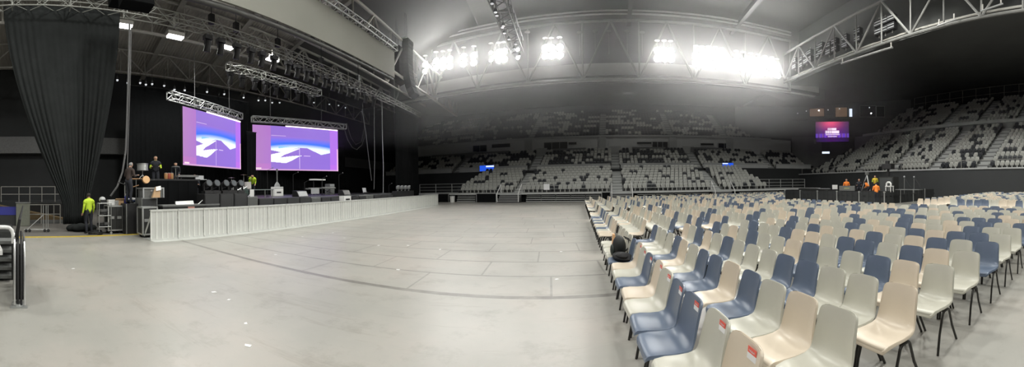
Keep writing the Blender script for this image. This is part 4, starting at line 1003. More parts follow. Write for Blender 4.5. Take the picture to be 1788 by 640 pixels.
for k, (xa, xb, ya, yb, m_) in enumerate(((1503,1530,185,204,glassd),(1531,1545,186,204,glassd),(1460,1480,188,204,warmwin),(1415,1440,190,203,warmwin),(1484,1489,190,204,whitescr))):
    q = kb(59.3, xa, xb, ya, yb, .05)
    w = struct(f'window_{wn}', B((0,0,0,q[3]-q[0],.05,q[5]-q[2])), m_, fr(ROT_K, q[0], 59.3, q[2]), ROT_K)
    wd, hg = q[3]-q[0], q[5]-q[2]
    obj('window_frame', B((-.08,-.08,-.08,wd+.08,0,0),(-.08,-.08,hg,wd+.08,0,hg+.08),(-.08,-.08,0,0,0,hg),(wd,-.08,0,wd+.08,0,hg)), conc_l if k < 2 else conc_d, w); wn += 1
for k, (x, y) in enumerate(((1394,198),(1409,194),(1431,193),(1447,192),(1519,188),(1522,198),(1467,190))):
    q = on(ROT_K, 59.0, x, y); b = MB(); b.ball((0,0,0), .11); o = obj('suite_lamp', b, lamp_h if k in (2, 5) else bulb_m, None, fr(ROT_K, *q)); tag(o, 'tiny suite lamp glowing above the corner wall screen', 'lamp', 'tiny lamps in the corner suites')
LET = [(0,.0,.12,1),(.14,.0,.05,.7),(.22,0,.14,1),(.38,.0,.06,1),(.46,0,.13,1),(.62,0,.08,1),(.72,0,.12,1),(.87,0,.12,1)]
def wall_screen_colour(u, v):
    red = math.exp(-((u-.45)/.28)**2-((v-.05)/.28)**2)
    c = [.06+.9*red+.12*(1-abs(2*u-1)), .02+.10*red, .10+.16*red+.30*v*(1-abs(2*u-1)**3)]
    if v > .78: c = [x*.35 for x in c]
    if .60 < v < .80: c = [c[0]+.12*abs(sin(u*37)), c[1]+.06*abs(sin(u*37)), c[2]+.45*abs(sin(u*23+1))]
    if .32 < v < .43 and .36 < u < .62 and (u*31) % 1 > .16: return [1.3,1.05,1.3]
    if .45 < v < .59 and .29 < u < .71 and (u*19) % 1 > .14: return [1.35,1.1,1.35]
    if .625 < v < .665 and .30 < u < .72: return [1.2,.95,1.25]
    if .72 < v < .76 and .36 < u < .64: return [1.1,.9,1.25]
    return c
q = kb(56.5, 1425, 1483, 213, 247, .1)
led_screen('purple and pink video screen with white lettering on the corner wall', fr(ROT_K, q[0], 56.5), fr(ROT_K, q[3], 56.5), q[2], q[5], wall_screen_colour, 96, 54, strength=.75)
simple('lit_doorway_sign', 'small glowing white panel below the corner video screen', 'sign', ROT_K, *on(ROT_K, 58.2, 1436, 268), [('panel', B((0,0,0,1.3,.1,.35)), whitescr), ('frame', B((-.08,.02,-.05,1.38,.15,2.0)), conc)])
simple('lit_pillar_sign', 'small white upright panel at the corner video screen edge', 'sign', ROT_K, *on(ROT_K, 56.3, 1422, 251), [('panel', B((0,0,0,.35,.1,.75)), conc_l), ('bracket', B((0,.1,0,.35,.3,.1)), black)])

# ------------------------------------------------------------------ roof over the far end and the side
b = MB(); b.hull6([(-60,36,13.3),(26,36,13.3),(26,66,17.2),(-60,66,17.2)], [(-60,36,13.6),(26,36,13.6),(26,66,17.5),(-60,66,17.5)]); struct('ceiling_end', b, mat('soffit_dark', (.09,.092,.09), .85, noise=.2, scale=.3), rotz=ROT_F)
b = MB(); b.box(-32,37.6,13.3,28,37.9,20.5); struct('wall_end_upper', b, mat('upper_panel', (.14,.143,.14), .85, noise=.15, scale=.4), rotz=ROT_F)
b = MB(); b.box(-24,36.2,13.4,26,37.5,15.0); struct('trim_catwalk', b, mat('catwalk_front', (.45,.455,.44), .8, noise=.2, scale=.5), rotz=ROT_F)
b = MB(); b.hull6([(-48,23.2,14.0),(3,23.2,14.0),(3,52,17.0),(-48,52,17.0)], [(-48,23.2,14.3),(3,23.2,14.3),(3,52,17.3),(-48,52,17.3)]); struct('ceiling_side', b, MATS['soffit_dark'], rotz=ROT_W)
b = MB(); b.box(-34,24.2,14.2,3,24.5,20.5); struct('wall_side_upper', b, mat('upper_panel_side', (.10,.103,.10), .85, noise=.15, scale=.4), rotz=ROT_W)
uf0, uf1 = lx(ROT_F,35,728), lx(ROT_F,35,1371)
roof_truss('pale roof truss across the end of the hall carrying the floodlights', ROT_F, (-26.82,35), (20.86,35), 12.9, 19.0, 2.98, .16, farsteel, vstep=2)
for k in range(2):
    b = MB(); b.tube([(-26.8,34.6,19.5+.35*k),(20.8,34.6,19.5+.35*k)], .09, 6); o = obj('service_pipe', b, conc_l, None, (0,0,0), ROT_F, sm=True); tag(o, ['lower', 'upper'][k]+' pale service pipe running above the end roof truss', 'pipe')
uw0, uw1 = lx(ROT_W,22,1371), lx(ROT_W,22,1790)
roof_truss('pale roof truss along the side of the hall with unlit lamp racks', ROT_W, (uw0,22), (uw1+6,22), 13.9, 17.3, 2.95, .13, mat('side_roof_steel', (.17,.17,.16), .6, noise=.1), z0b=13.3, z1b=17.3)
for k in range(3):
    b = MB(); b.tube([(uw0,22.4+.3*k,14.3+.2*k),(uw1+6,22.4+.3*k,13.8+.2*k)], .06, 6); o = obj('service_pipe', b, dsteel, None, (0,0,0), ROT_W, sm=True); tag(o, 'service pipe running along the bottom of the side roof truss', 'pipe', 'service pipes on the side roof truss')
for k, (xa, ya, xb, yb) in enumerate(((1471,112,1560,84),(1638,47,1670,36),(1713,22,1752,9))):
    p, q = on(ROT_W, 21.6, xa, ya), on(ROT_W, 21.6, xb, yb)
    b = MB(); b.tube([(0,0,0), (q[0]-p[0], 0, q[2]-p[2])], .10 if k == 0 else .06, 8)
    t = thing('tube_light_fitting', ['thick grey tube fitting below the side truss', 'pale thin tube fitting on the side truss', 'pale thin tube fitting on the side truss, nearest the frame edge'][k], 'light fitting', fr(ROT_W, *p), ROT_W)
    obj('tube', b, farsteel if k == 0 else alu, t, sm=True)
    b = MB(); b.box(.1,-.03,.05,.2,.03,.45); obj('bracket', b, dsteel, t); b = MB(); b.box(q[0]-p[0]-.2,-.03,q[2]-p[2]+.05,q[0]-p[0]-.1,.03,q[2]-p[2]+.45); obj('bracket', b, dsteel, t)
q = on(ROT_W, 26, 1652, 68)
simple('cylinder_lamp', 'small pale cylinder lamp under the dark side soffit', 'lamp', ROT_W, *q, [('lamp_body', (lambda b: (b.lathe([(.12,-.3),(.14,-.28),(.14,.3),(.1,.32)], n=12, M=Matrix.Rotation(R(90),4,'Y')), b)[-1])(MB()), pale, True), ('hanger', B((-.02,-.02,.1,.02,.02,1.5)), dsteel)])
# unlit lamp racks on the side truss
def lamp_rack():
    b = MB(); b.box(-.02,-.02,-.2,.02,.02,1.6)
    ps = [('pole', b, dsteel)]
    for z in (.05, .75):
        ps.append(('lamp_box', B((-.38,-.25,z,.38,.2,z+.55)), black))
        ps.append(('louvre', B((-.34,-.28,z+.12,.34,-.25,z+.17),(-.34,-.28,z+.34,.34,-.25,z+.39)), pale))
    return ps
for k, (x, y) in enumerate(((1391,122),(1402,120),(1411,113),(1417,109),(1431,104),(1437,98),(1450,98),(1461,92),(1479,86),(1501,76),(1537,64),(1548,60),(1560,55))):
    simple('lamp_rack', f'unlit black lamp rack on the side roof truss, {nth(k+1)} from the floodlit corner', 'lamp', ROT_W, *on(ROT_W, 22.3, x, y), lamp_rack(), 'unlit lamp racks on the side truss')
# floodlights
lit = [(746,118),(765,112),(777,111),(789,109),(813,105),(831,103),(861,99),(875,98),(884,97),(908,94),(956,91),(967,91),(981,90),(1151,96),(1163,96),(1174,97),(1218,105),(1228,106),(1240,106),(1252,107),(1263,109),(1288,113),(1300,115),(1313,117),(1326,119),(1338,121),(1350,123),(1359,126)]
dark_l = [(1016,82),(1043,80),(1067,80),(1099,80),(1125,82),(925,80)]
for grp, nm in ((lit, 'lit'), (dark_l, 'unlit')):
    for k, (x, y) in enumerate(grp):
        q = on(ROT_F, 34.2, x, y)
        small = x in (861, 908)
        ps = [('pole', (lambda b: (b.tube([(0,.1,-.9),(0,.1,1.5)], .04), b)[-1])(MB()), farsteel), ('hood', (lambda b: (b.lathe([(.3,0),(.28,.06),(.05,.12)], c=(0,0,1.45), n=14), b)[-1])(MB()), farsteel, True)]
        if nm == 'lit':
            for z in (-.42, .42):
                r_ = .2 if small else .38
                M = Matrix.Translation((0,-.05,z)) @ Matrix.Rotation(R(75), 4, 'X')
                ps.append(('lamp_housing', (lambda b: (b.lathe([(r_*.5,-.32),(r_*.9,-.2),(r_*1.05,-.01),(r_,-.01)], n=16, M=M), b)[-1])(MB()), dsteel, True))
                ps.append(('lens', (lambda b: (b.lathe([(.01,0),(r_,.0),(r_*.98,.03),(.01,.05)], n=20, M=M), b)[-1])(MB()), lamp_on, True))
        simple('floodlight', f"{'glaring twin floodlight' if nm == 'lit' else 'unlit lamp pole'} on the end truss, {nth(k+1)} {nm} one from the stage", 'floodlight', ROT_F, *q, ps, 'glaring floodlights on the end truss' if nm == 'lit' else 'unlit lamp poles on the end truss')
# centre lighting truss running away towards the end truss
pA, pB = Vector((.75,33.0,15.6)), Vector((-3.0,12.5,15.9))
box_truss('lighting_truss', 'dark truss hung with small bright lamps running from overhead to the end truss', pB, pA, 1.2, .06, .9, mat('dark_truss', (.07,.07,.068), .5), posts=8)
for k in range(14):
    f = k/13; p = pB+(pA-pB)*(.35+.62*f)+Vector((random.uniform(-.5,.5), 0, -.7-.5*random.random()))
    b = MB(); b.lathe([(.05,.3),(.13,.2),(.16,0),(.15,0)], n=10); l = MB(); l.lathe([(.01,-.02),(.13,-.01),(.13,.0),(.01,0)], n=10)
    t = thing('small_truss_lamp', f'small black lamp under the overhead centre truss, {nth(k+1)} from overhead', 'stage lamp', p, 0, 'small lamps on the centre truss'); obj('lamp_can', b, black, t, sm=True); obj('lens', l, bulb_m, t); b = MB(); b.box(-.02,-.02,.3,.02,.02,.9); obj('clamp', b, black, t)
# catwalk beams high in the hall
for k, (rot, p, q, z) in enumerate(((ROT_F,(2,12),(2,37),19.4),(ROT_F,(14,12),(14,37),19.4))):
    L = math.hypot(q[0]-p[0], q[1]-p[1]); ang = math.atan2(q[1]-p[1], q[0]-p[0])
    t = thing('ceiling_beam', ['long ceiling beam running to the middle of the end truss', 'long ceiling beam above the chairs towards the side stand'][k], 'beam', fr(rot, p[0], p[1], z), rot+ang)
    obj('web', B((0,-.08,0,L,.08,.7)), MATS['dark_truss'], t); obj('flange', B((0,-.22,-.06,L,.22,0)), MATS['dark_truss'], t)

# ------------------------------------------------------------------ control platform among the chairs
def cpt(s_, t_, z=0): return fr(ROT_C, -t_, s_, z)
s0 = 20.5; s1 = 28.5; t0 = s0*tan(pi/2-(NORM[ROT_C]-az(1545))+pi/2-pi/2) if False else s0*tan(NORM[ROT_C]-az(1545)); t1 = s0*tan(NORM[ROT_C]-az(1371))
t = thing('control_platform', 'black skirted control platform standing among the floor chairs', 'platform', cpt(s0, t1, 0), ROT_C)
W_, D_ = t1-t0, s1-s0
obj('deck', B((0,0,.55,W_,D_,.62)), black, t)
sk = MB()
for k in range(int(W_/.3)): sk.box(k*.3, -.02*(k % 2), 0, k*.3+.3, .03, .95)
obj('front_skirt', sk, mat('skirt_cloth', (.030,.032,.033), .9), t)
sk = MB()
for k in range(int(D_/.3)): sk.box(W_-.03, k*.3, 0, W_+.02*(k % 2), k*.3+.3, 1.02)
obj('side_skirt', sk, MATS['skirt_cloth'], t)
for k in range(6):
    b = MB(); b.box(W_*k/5-.05,-.09,0,W_*k/5+.03,-.03,1.0); b.box(W_*k/5-.12,-.07,.9,W_*k/5+.1,-.03,.96); obj('barrier_post', b, alu, t)
for k in range(1, 4):
    b = MB(); b.box(W_+.05,D_*k/4-.04,0,W_+.1,D_*k/4+.04,1.1); obj('barrier_post', b, alu, t)
obj('table_top', B((0,.1,.95,W_,.9,1.0)), black, t)
dz = .62
def foh(x, ddepth=.5):   # chair-field coordinates of a point on the platform's front at photo column x
    return fr(ROT_C, s0+ddepth and (s0+ddepth)*tan(az(x)-NORM[ROT_C]), s0+ddepth, 0)
def foh_thing(name, label, cat, x, depth, z, parts, turn=0, bevel=0):
    p = foh(x, depth); t = thing(name, label, cat, (p.x, p.y, z), ROT_C+pi+turn)
    for q in parts: obj(q[0], q[1], q[2], t, sm=(len(q) > 3 and q[3]), bevel=bevel)
    return t
foh_thing('mixing_desk', 'grey backed mixing desk in front of the seated operators', 'mixing desk', 1484, .5, 1.0, [('console_body', B((-.95,-.2,0,.95,.35,.12)), black), ('back_panel', B((-.9,.35,0,.9,.42,.42)), graycase), ('label_plate', B((-.35,.42,.15,.3,.43,.28)), mat('greenish_plate', (.3,.32,.18), .5))])
foh_thing('monitor', 'pale backed computer monitor standing on the control tables', 'monitor', 1458, .5, 1.0, [('display_case', B((-.32,0,.1,.32,.05,.5)), white), ('stand', B((-.05,-.05,0,.05,.05,.12),(-.18,-.1,0,.18,.1,.02)), black)])
foh_thing('mixing_desk', 'low dark desk with pale knobs at the far end of the control tables', 'mixing desk', 1412, .5, 1.0, [('console_body', B((-1.2,-.2,0,1.2,.35,.15)), casem), ('fader_strip', B((-1.1,-.1,.15,1.1,.2,.19)), graycase)])
foh_thing('mixing_desk', 'small dark desk next to the pale monitor', 'mixing desk', 1440, .5, 1.0, [('console_body', B((-.8,-.2,0,.8,.35,.13)), casem), ('fader_strip', B((-.7,-.1,.13,.7,.2,.17)), pale)])
# follow camera tripod, stack, white chair, stands
b1, b2, b3 = MB(), MB(), MB()
b1.tube([(0,0,1.75),(-.55,.25,0)], .055, 8); b2.tube([(0,0,1.75),(.5,.35,0)], .04, 8); b3.tube([(0,0,1.75),(.05,-.6,0)], .04, 8)
hd = MB(); hd.box(-.12,-.12,1.72,.12,.12,1.95)
foh_thing('silver_tripod', 'tall silver tripod spreading its legs over the control platform', 'tripod', 1514, 1.6, dz+.02, [('leg', b1, alu), ('leg', b2, alu), ('leg', b3, alu), ('head', hd, graycase)])
cb = MB(); cb.box(-.5,-.25,1.35,.45,.3,1.8); cl = MB(); cl.lathe([(.12,0),(.13,.35),(.16,.45)], n=14, M=Matrix.Translation((.45,0,1.6)) @ Matrix.Rotation(R(90),4,'Y')); cp = MB(); cp.lathe([(.3,0),(.12,.1),(.1,1.35)], n=12); cv = MB(); cv.box(-.1,-.1,1.8,.25,.1,2.05)
foh_thing('follow_spot', 'bulky black follow spot on a pedestal above the control platform', 'spotlight', 1551, 2.0, 1.45, [('lamp_house', cb, black), ('lens_barrel', cl, black, True), ('pedestal', cp, black, True), ('viewfinder', cv, black)], bevel=.02)
foh_thing('equipment_cabinet', 'tall dark ribbed cabinet below the follow spot', 'cabinet', 1552, 2.2, dz, [('cabinet_body', B((-.75,-.4,0,.75,.4,1.55)), casem), ('panel', B((-.65,.4,.15,.65,.43,1.45)), mat('dark_ribbed', (.06,.065,.065), .6))])
foh_thing('white_chair', 'white moulded chair turned sideways on the control platform', 'chair', 1553, .9, dz+.3, [('backrest', (lambda b: (b.tube([(-.22,.1,.45),(-.21,.1,.68),(-.1,.1,.78),(.1,.1,.78),(.21,.1,.68),(.22,.1,.45)], .07, 8), b)[-1])(MB()), white, True), ('seat', B((-.27,-.25,.42,.27,.22,.5)), white)]+[('leg', B((x-.03,y-.03,0,x+.03,y+.03,.42)), white) for x in (-.23,.23) for y in (-.2,.17)])
for k, (x, dpt) in enumerate(((1579, 1.0), (1596, 2.5))):
    b = MB(); b.tube([(0,0,0),(0,0,1.3)], .025); bo = MB(); bo.tube([(0,0,1.3),(-.6,0,.5)] , .025); bb = MB(); bb.lathe([(.2,0),(.2,.03),(.02,.05)], n=12); tp = MB(); tp.ball((0,0,1.36), .07)
    foh_thing('boom_stand', ['boom stand on the control platform nearer the follow spot', 'boom stand at the outer end of the control platform'][k], 'stand', x, dpt, dz+.15, [('pole', b, graycase), ('boom', bo, black), ('base', bb, black), ('clamp', tp, pale)])
foh_thing('folding_table', 'narrow pale topped table beside the boom stands', 'table', 1585, 1.2, dz, [('table_top', B((-1.2,-.3,.48,1.0,.3,.53)), conc), ('leg', B((-1.15,-.25,0,-1.1,-.2,.48)), black), ('leg', B((.9,-.25,0,.95,-.2,.48)), black), ('leg', B((-1.15,.2,0,-1.1,.25,.48)), black), ('leg', B((.9,.2,0,.95,.25,.48)), black)])

# ------------------------------------------------------------------ people
def person(label, loc, rotz, pose='stand', top=navy, trousers=navy, vest=None, hair=hair_m, headset=False, cap=None, sleeves=None, h=1.75, group=None):
    """one skinned body; clothing is grown from it and parented. The figure faces -y."""
    J = {}
    lean = {'stand': 0, 'lean': .18, 'bend': .75, 'sit': .12}[pose]
    if pose == 'sit':
        hip = Vector((0, 0, .52)); knees = [Vector((s*.12, -.42, .52)) for s in (-1, 1)]; ank = [Vector((s*.13, -.42, .09)) for s in (-1, 1)]
    else:
        hip = Vector((0, .12*lean, .93)); knees = [Vector((s*.11, -.03-.04*(s > 0), .5)) for s in (-1, 1)]; ank = [Vector((s*.12, .02, .09)) for s in (-1, 1)]
    M = Matrix.Translation(hip) @ Matrix.Rotation(lean, 4, 'X')
    T = lambda x, y, z: M @ Vector((x, y, z))
    verts = [hip, T(0,0,.14), T(0,0,.30), T(0,.01,.44), T(0,0,.53), T(0,-.02,.60), T(0,-.035,.70), T(0,-.03,.775)]
    rad = [(.155,.11), (.135,.10), (.16,.115), (.15,.10), (.058,.058), (.062,.065), (.078,.098), (.055,.07)]
    bone = ['pelvis', 'torso', 'torso', 'torso', 'neck', 'head', 'head', 'head']
    edges = [(0,1),(1,2),(2,3),(3,4),(4,5),(5,6),(6,7)]
    def add(p, r, par, bn):
        verts.append(p); rad.append(r if isinstance(r, tuple) else (r, r)); bone.append(bn); edges.append((par, len(verts)-1)); return len(verts)-1
    nose = add(T(0,-.135,.685), .014, 6, 'face'); 
    for s in (-1, 1): add(T(s*.088,-.02,.68), .016, 6, 'face')
    for s in (-1, 1):
        sh = add(T(s*.19,0,.45), .062, 3, 'torso')
        if pose == 'stand': e = T(s*.25,.02,.18); w = T(s*.25,-.08,-.05)
        elif pose == 'bend': e = T(s*.22,-.08,.22)+Vector((0,0,-.02)); w = e+Vector((-s*.04,-.2,-.14))
        else: e = T(s*.26,-.04,.18); w = e+Vector((-s*.06,-.24,.05))
        el = add(e, .042, sh, 'sleeve'); md = add((e+w)/2, .038, el, 'arm'); wr = add(w, .027, md, 'arm')
        dirn = (w-e).normalized(); side = dirn.cross(Vector((0,0,1))).normalized() if abs(dirn.z) < .95 else Vector((0,1,0))
        pm = add(w+dirn*.05, (.036,.02), wr, 'hand')
        for q in range(4):
            o_ = side*(q-1.5)*.019; ln = (.05,.06,.055,.042)[q]; down = Vector((0,0,-1)) if abs(dirn.z) < .8 else Vector((0,-1,0))
            f1 = add(w+dirn*.09+o_, .009, pm, 'hand'); f2 = add(w+dirn*(.09+ln*.6)+o_+down*.01, .0085, f1, 'hand'); add(w+dirn*(.09+ln)+o_+down*.032, .007, f2, 'hand')
        th = add(w+dirn*.045-side*.04*s, .010, pm, 'hand'); add(w+dirn*.08-side*.055*s, .009, th, 'hand')
    for k, s in enumerate((-1, 1)):
        hp = add(hip+Vector((s*.095, 0, -.05 if pose != 'sit' else -.01)), .088, 0, 'pelvis')
        md = add(hip.lerp(knees[k], .5)+Vector((s*.05,0,-.01)), .08, hp, 'leg')
        kn = add(knees[k], .058, md, 'leg'); cf = add(knees[k].lerp(ank[k], .35)+Vector((0,.015,0)), .055, kn, 'leg'); an = add(ank[k], .038, cf, 'leg')
        ft = add(ank[k]+Vector((0,-.09,-.045)), (.042,.032), an, 'foot'); add(ank[k]+Vector((0,-.17,-.055)), (.038,.026), ft, 'foot'); add(ank[k]+Vector((0,.045,-.05)), (.034,.03), an, 'foot')
    k_ = h/1.75
    verts = [v*k_ for v in verts]
    me = bpy.data.meshes.new('skeleton'); me.from_pydata(verts, edges, [])
    o = bpy.data.objects.new('tmp', me); C.objects.link(o)
    m1 = o.modifiers.new('skin', 'SKIN'); m1.use_smooth_shade = True; m2 = o.modifiers.new('sub', 'SUBSURF'); m2.levels = 1
    for i, sv in enumerate(me.skin_vertices[0].data): sv.radius = (rad[i][0]*k_, rad[i][1]*k_)
    me.skin_vertices[0].data[0].use_root = True
    dg = bpy.context.evaluated_depsgraph_get(); dg.update()
    body = bpy.data.meshes.new_from_object(o.evaluated_get(dg)); bpy.data.objects.remove(o)
    body.materials.clear(); body.materials.append(skin_m)
    t = thing('person', label, 'person', loc, rotz, group)
    obj('body', body, skin_m, t, sm=False)
    segs = [(verts[a], verts[b_], bone[b_]) for a, b_ in edges]
    def near(p):
        best = None
        for a, b_, n in segs:
            d = b_-a; L2 = d.length_squared; f = max(0, min(1, (p-a).dot(d)/L2)) if L2 else 0
            q = (a+d*f-p).length - (.06 if n in ('torso', 'pelvis') else 0)
            if best is None or q < best[0]: best = (q, n, f)
        return best[1], best[2]
    cls = []
    headc = verts[6]
    for f in body.polygons:
        n, fr_ = near(f.center); 
        if n in ('head', 'face') and (f.center.z > headc.z+.045*k_ or (f.center.y > headc.y+.02*k_ and f.center.z > headc.z-.08*k_)): n = 'hair'
        cls.append(n)
    def garment(name, kinds, m, off, side=0):
        ids = [f for f in body.polygons if cls[f.index] in kinds and (not side or f.center.x*side > 0)]
        if not ids: return
        mp = {}; vs = []; fs = []
        for f in ids:
            q = []
            for vi in f.vertices:
                if vi not in mp:
                    v = body.vertices[vi]; mp[vi] = len(vs); vs.append(tuple(v.co+v.normal*off))
                q.append(mp[vi])
            fs.append(q)
        b = MB(); b.add(vs, fs); me_ = b.mesh(name, m); smooth(me_, 180); g = obj(name, me_, m, t)
        s_ = g.modifiers.new('thickness', 'SOLIDIFY'); s_.thickness = .012; s_.offset = -1
        return g
    garment('shirt', ('torso', 'sleeve'), sleeves or top, .008)
    if vest: garment('vest', ('torso',), vest, .022)
    if sleeves is not None or pose != 'stand': [garment('long_sleeve', ('arm',), sleeves or top, .006, q) for q in (-1, 1)]
    garment('trousers', ('pelvis', 'leg'), trousers, .012)
    [garment('shoe', ('foot',), shoe, .008, q) for q in (-1, 1)]
    garment('hair', ('hair',), cap or hair, .012)
    if headset:
        b = MB(); c = headc; b.tube([c+Vector((.1*cos(q)*k_, .0, .1*sin(q)*k_+.01)) for q in [pi*i/8 for i in range(9)]], .014, 6)
        for s in (-1, 1): b.ball(c+Vector((s*.098*k_, 0, 0)), (.025,.045,.045), 8, 6)
        obj('headset', b, black, t)
    return t
def face(p, target=(0,0)):
    """rotation that turns a figure's front (-y) from p towards the target"""
    return math.atan2(target[1]-p[1], target[0]-p[0])+pi/2
p = fr(ROT_S, lx(ROT_S,13.6,155), 13.6, 0)
person('worker in a yellow hi-vis vest and dark shorts standing at the gathered drape', p, ROT_S+R(200), 'stand', navy, navy, hiy, sleeves=hiy, h=1.72)
p = S_(15.0, 272, 1.75); person('worker in a dark top with yellow hi-vis sleeves standing behind the riser', p, face(p), 'lean', navy, navy, navy, cap=mat('dark_green_cap', (.02,.035,.02), .8), sleeves=hiy)
p = S_(13.0, 225, 1.25); person('person in dark brown clothes working beside the silver drum', p, face(p, S_(13.5,255,0)[:2]), 'lean', mat('dark_brown_cloth', (.05,.035,.03), .85), navy, cap=mat('pale_cap', (.3,.3,.3), .8))
simple('equipment_box', 'dark box that the brown clothed person stands on', 'box', ROT_S, lx(ROT_S,12.9,218), 12.7, 0, [('box_body', B((0,0,0,.8,.9,1.24)), black), ('corner_trim', B((-.02,-.02,0,.02,.02,1.24)), graycase), ('corner_trim', B((.78,-.02,0,.82,.02,1.24)), graycase)])
p = S_(15.6, 340, 1.32); person('person in black sitting behind the keyboard on the riser', p, face(p), 'sit', navy, navy)
p = S_(15.4, 307, 1.75); person('person in black standing behind the riser edge beside the percussion', p, face(p), 'bend', navy, navy, h=1.65)
p = S_(16.4, 441, 1.32); person('worker in a yellow hi-vis vest standing beside the drum kit', p, face(p), 'bend', navy, navy, hiy, sleeves=hiy, h=1.6)
# small percussion and a keyboard on the riser
for k, (x, m_) in enumerate(((290, wood), (295, mat('red_wood_drum', (.35,.08,.05), .4)), (300, wood))):
    on_stage('conga_drum', ['tan conga drum on the riser nearest the hi-vis sleeves', 'reddish conga drum in the middle of the three', 'tan conga drum nearest the keyboard'][k], 'drum', 14.2, x, [('shell', (lambda b: (b.lathe([(.07,0),(.09,.12),(.085,.27),(.08,.3)], n=14), b)[-1])(MB()), m_, True), ('drum_head', (lambda b: (b.lathe([(.01,.3),(.08,.3),(.08,.31),(.01,.32)], n=14), b)[-1])(MB()), pale, True)], z=zr)
on_stage('cymbal', 'grey cymbal on a stand at the middle of the riser', 'cymbal', 14.2, 307, [('stand', (lambda b: (b.tube([(0,0,0),(0,0,.62)], .015), b)[-1])(MB()), steel), ('disc', (lambda b: (b.lathe([(.02,.64),(.2,.62),(.2,.61),(.02,.6)], n=16), b)[-1])(MB()), steel, True)], z=zr)
on_stage('keyboard', 'flat dark keyboard lying along the riser beside the seated person', 'keyboard', 14.0, 327, [('keyboard', B((-.55,-.15,.12,.55,.2,.2)), graycase), ('keys', B((-.5,-.14,.2,.5,0,.215)), mat('dim_keys', (.2,.2,.2), .5)), ('stand_foot', B((-.4,-.1,0,-.35,.1,.12)), black), ('stand_foot', B((.35,-.1,0,.4,.1,.12)), black)], z=zr)
on_stage('laptop', 'pale open laptop on the riser beyond the seated person', 'laptop', 14.2, 350, [('keyboard_deck', B((-.25,-.2,0,.25,.1,.03)), pale), ('screen', B((-.25,.1,.0,.25,.13,.22)), pale)], z=zr)
on_stage('sheet_rack', 'white crumpled sheet rack low behind the barrier', 'sheet', 12.2, 324, [('sheet', (lambda b: (b.hull6([(-.45,0,0),(.45,0,0),(.45,.1,0),(-.45,.1,0)], [(-.4,.12,.36),(.42,.12,.38),(.42,.2,.38),(-.4,.2,.36)]), b)[-1])(MB()), alu), ('arm', (lambda b: (b.tube([(.35,0,.05),(.85,0,.42)], .02), b.tube([(.35,0,-.05),(.85,0,.25)], .02), b)[-1])(MB()), alu)], z=.95)
simple('low_case', 'long low black case lying behind the barrier below the riser', 'case', ROT_S, lx(ROT_S,12.2,281), 12.0, 0, [('case_body', B((0,0,0,2.6,.8,1.12)), casem), ('lid', B((-.03,-.03,1.12,2.63,.83,1.18)), graycase), ('label', B((1.1,-.02,.95,1.4,0,1.1)), mat('pinkish_label', (.5,.25,.2), .6))])
# small clutter at the side of the stage
simple('cloth_bundle', 'blue and white cloth bundle lying on top of the open rack', 'cloth', ROT_S, lx(ROT_S,13.3,236), 13.4, on(ROT_S,13.1,235,354)[2]+.02, [('cloth', (lambda b: (b.ball((0,0,.09), (.42,.2,.10), 14, 7), b)[-1])(MB()), mat('blue_cloth', (.08,.13,.32), .8), True), ('white_fold', (lambda b: (b.ball((-.12,-.08,.13), (.22,.14,.07), 12, 6), b)[-1])(MB()), paper, True)])
simple('tool_bag', 'small tan tool bag leaning on the end of the grey equipment case', 'bag', ROT_S, lx(ROT_S,12.1,272), 12.12, case_top+.01, [('bag_body', (lambda b: (b.hull6([(-.16,-.08,0),(.16,-.08,0),(.16,.08,0),(-.16,.08,0)], [(0,-.02,.42),(.2,-.02,.46),(.2,.04,.46),(0,.04,.42)]), b)[-1])(MB()), card), ('flap', (lambda b: (b.hull6([(-.02,-.10,.26),(.2,-.10,.3),(.2,-.07,.3),(-.02,-.07,.26)], [(0,-.05,.42),(.2,-.05,.46),(.2,-.02,.46),(0,-.02,.42)]), b)[-1])(MB()), paper)])
for k, (x, y_, d_) in enumerate(((218,318,13.9),(238,312,13.9),(244,326,13.6))):
    q = on(ROT_S, d_, x, y_)
    simple('percussion_stand', ['dark percussion stand with a hanging gourd beside the curved cable loom', 'percussion stand with a slanting wooden stick under the silver drum', 'low percussion stand with a round wooden bell under the silver drum'][k], 'instrument stand', ROT_S, q[0], d_, q[2]-1.1, [('pole', (lambda b: (b.tube([(0,0,-.2),(0,0,1.1)], .025), b)[-1])(MB()), steel), ('arm', (lambda b: (b.tube([(-.3,0,1.1),(.35,-.05,.9+.2*k)], .025), b)[-1])(MB()), wood if k else black), ('gourd', (lambda b: (b.ball((.2,-.06,.75), (.11,.11,.2), 12, 8), b)[-1])(MB()), mat('dark_gourd', (.16,.11,.06), .6, noise=.4), True)])
# people on and at the control platform
def fp(x, dep, z): q = foh(x, dep); return Vector((q.x, q.y, z))
p = fp(1478, 1.2, dz+.05); person('operator in an orange hi-vis vest wearing headphones, seated behind the desk', p, face(p), 'sit', mat('red_brown_cloth', (.1,.03,.02), .8), navy, hio, headset=True, sleeves=hio, h=1.85)
p = fp(1500, 1.4, dz+.05); person('operator in black seated between the orange vest and the tripod', p, face(p), 'sit', navy, navy, h=1.85)
p = fp(1516, 1.2, dz-.1); person('worker in an orange shirt bending low under the tripod', p, face(p, fp(1490,.8,0)[:2]), 'bend', hio, navy, None, h=1.5, sleeves=hio)
p = fp(1528, 2.2, dz+.02); person('worker in a yellow hi-vis top standing on the control platform', p, face(p), 'lean', hiy, navy, mat('yellow_orange_vest', (.75,.55,.05), .7), h=1.72, sleeves=hiy)
p = fp(1530, -.45, 0); person('man in an orange hi-vis hoodie standing on the floor facing the control platform', p, face(p, fp(1530,3,0)[:2])+.15, 'lean', hio, navy, hio, h=1.75, sleeves=hio)

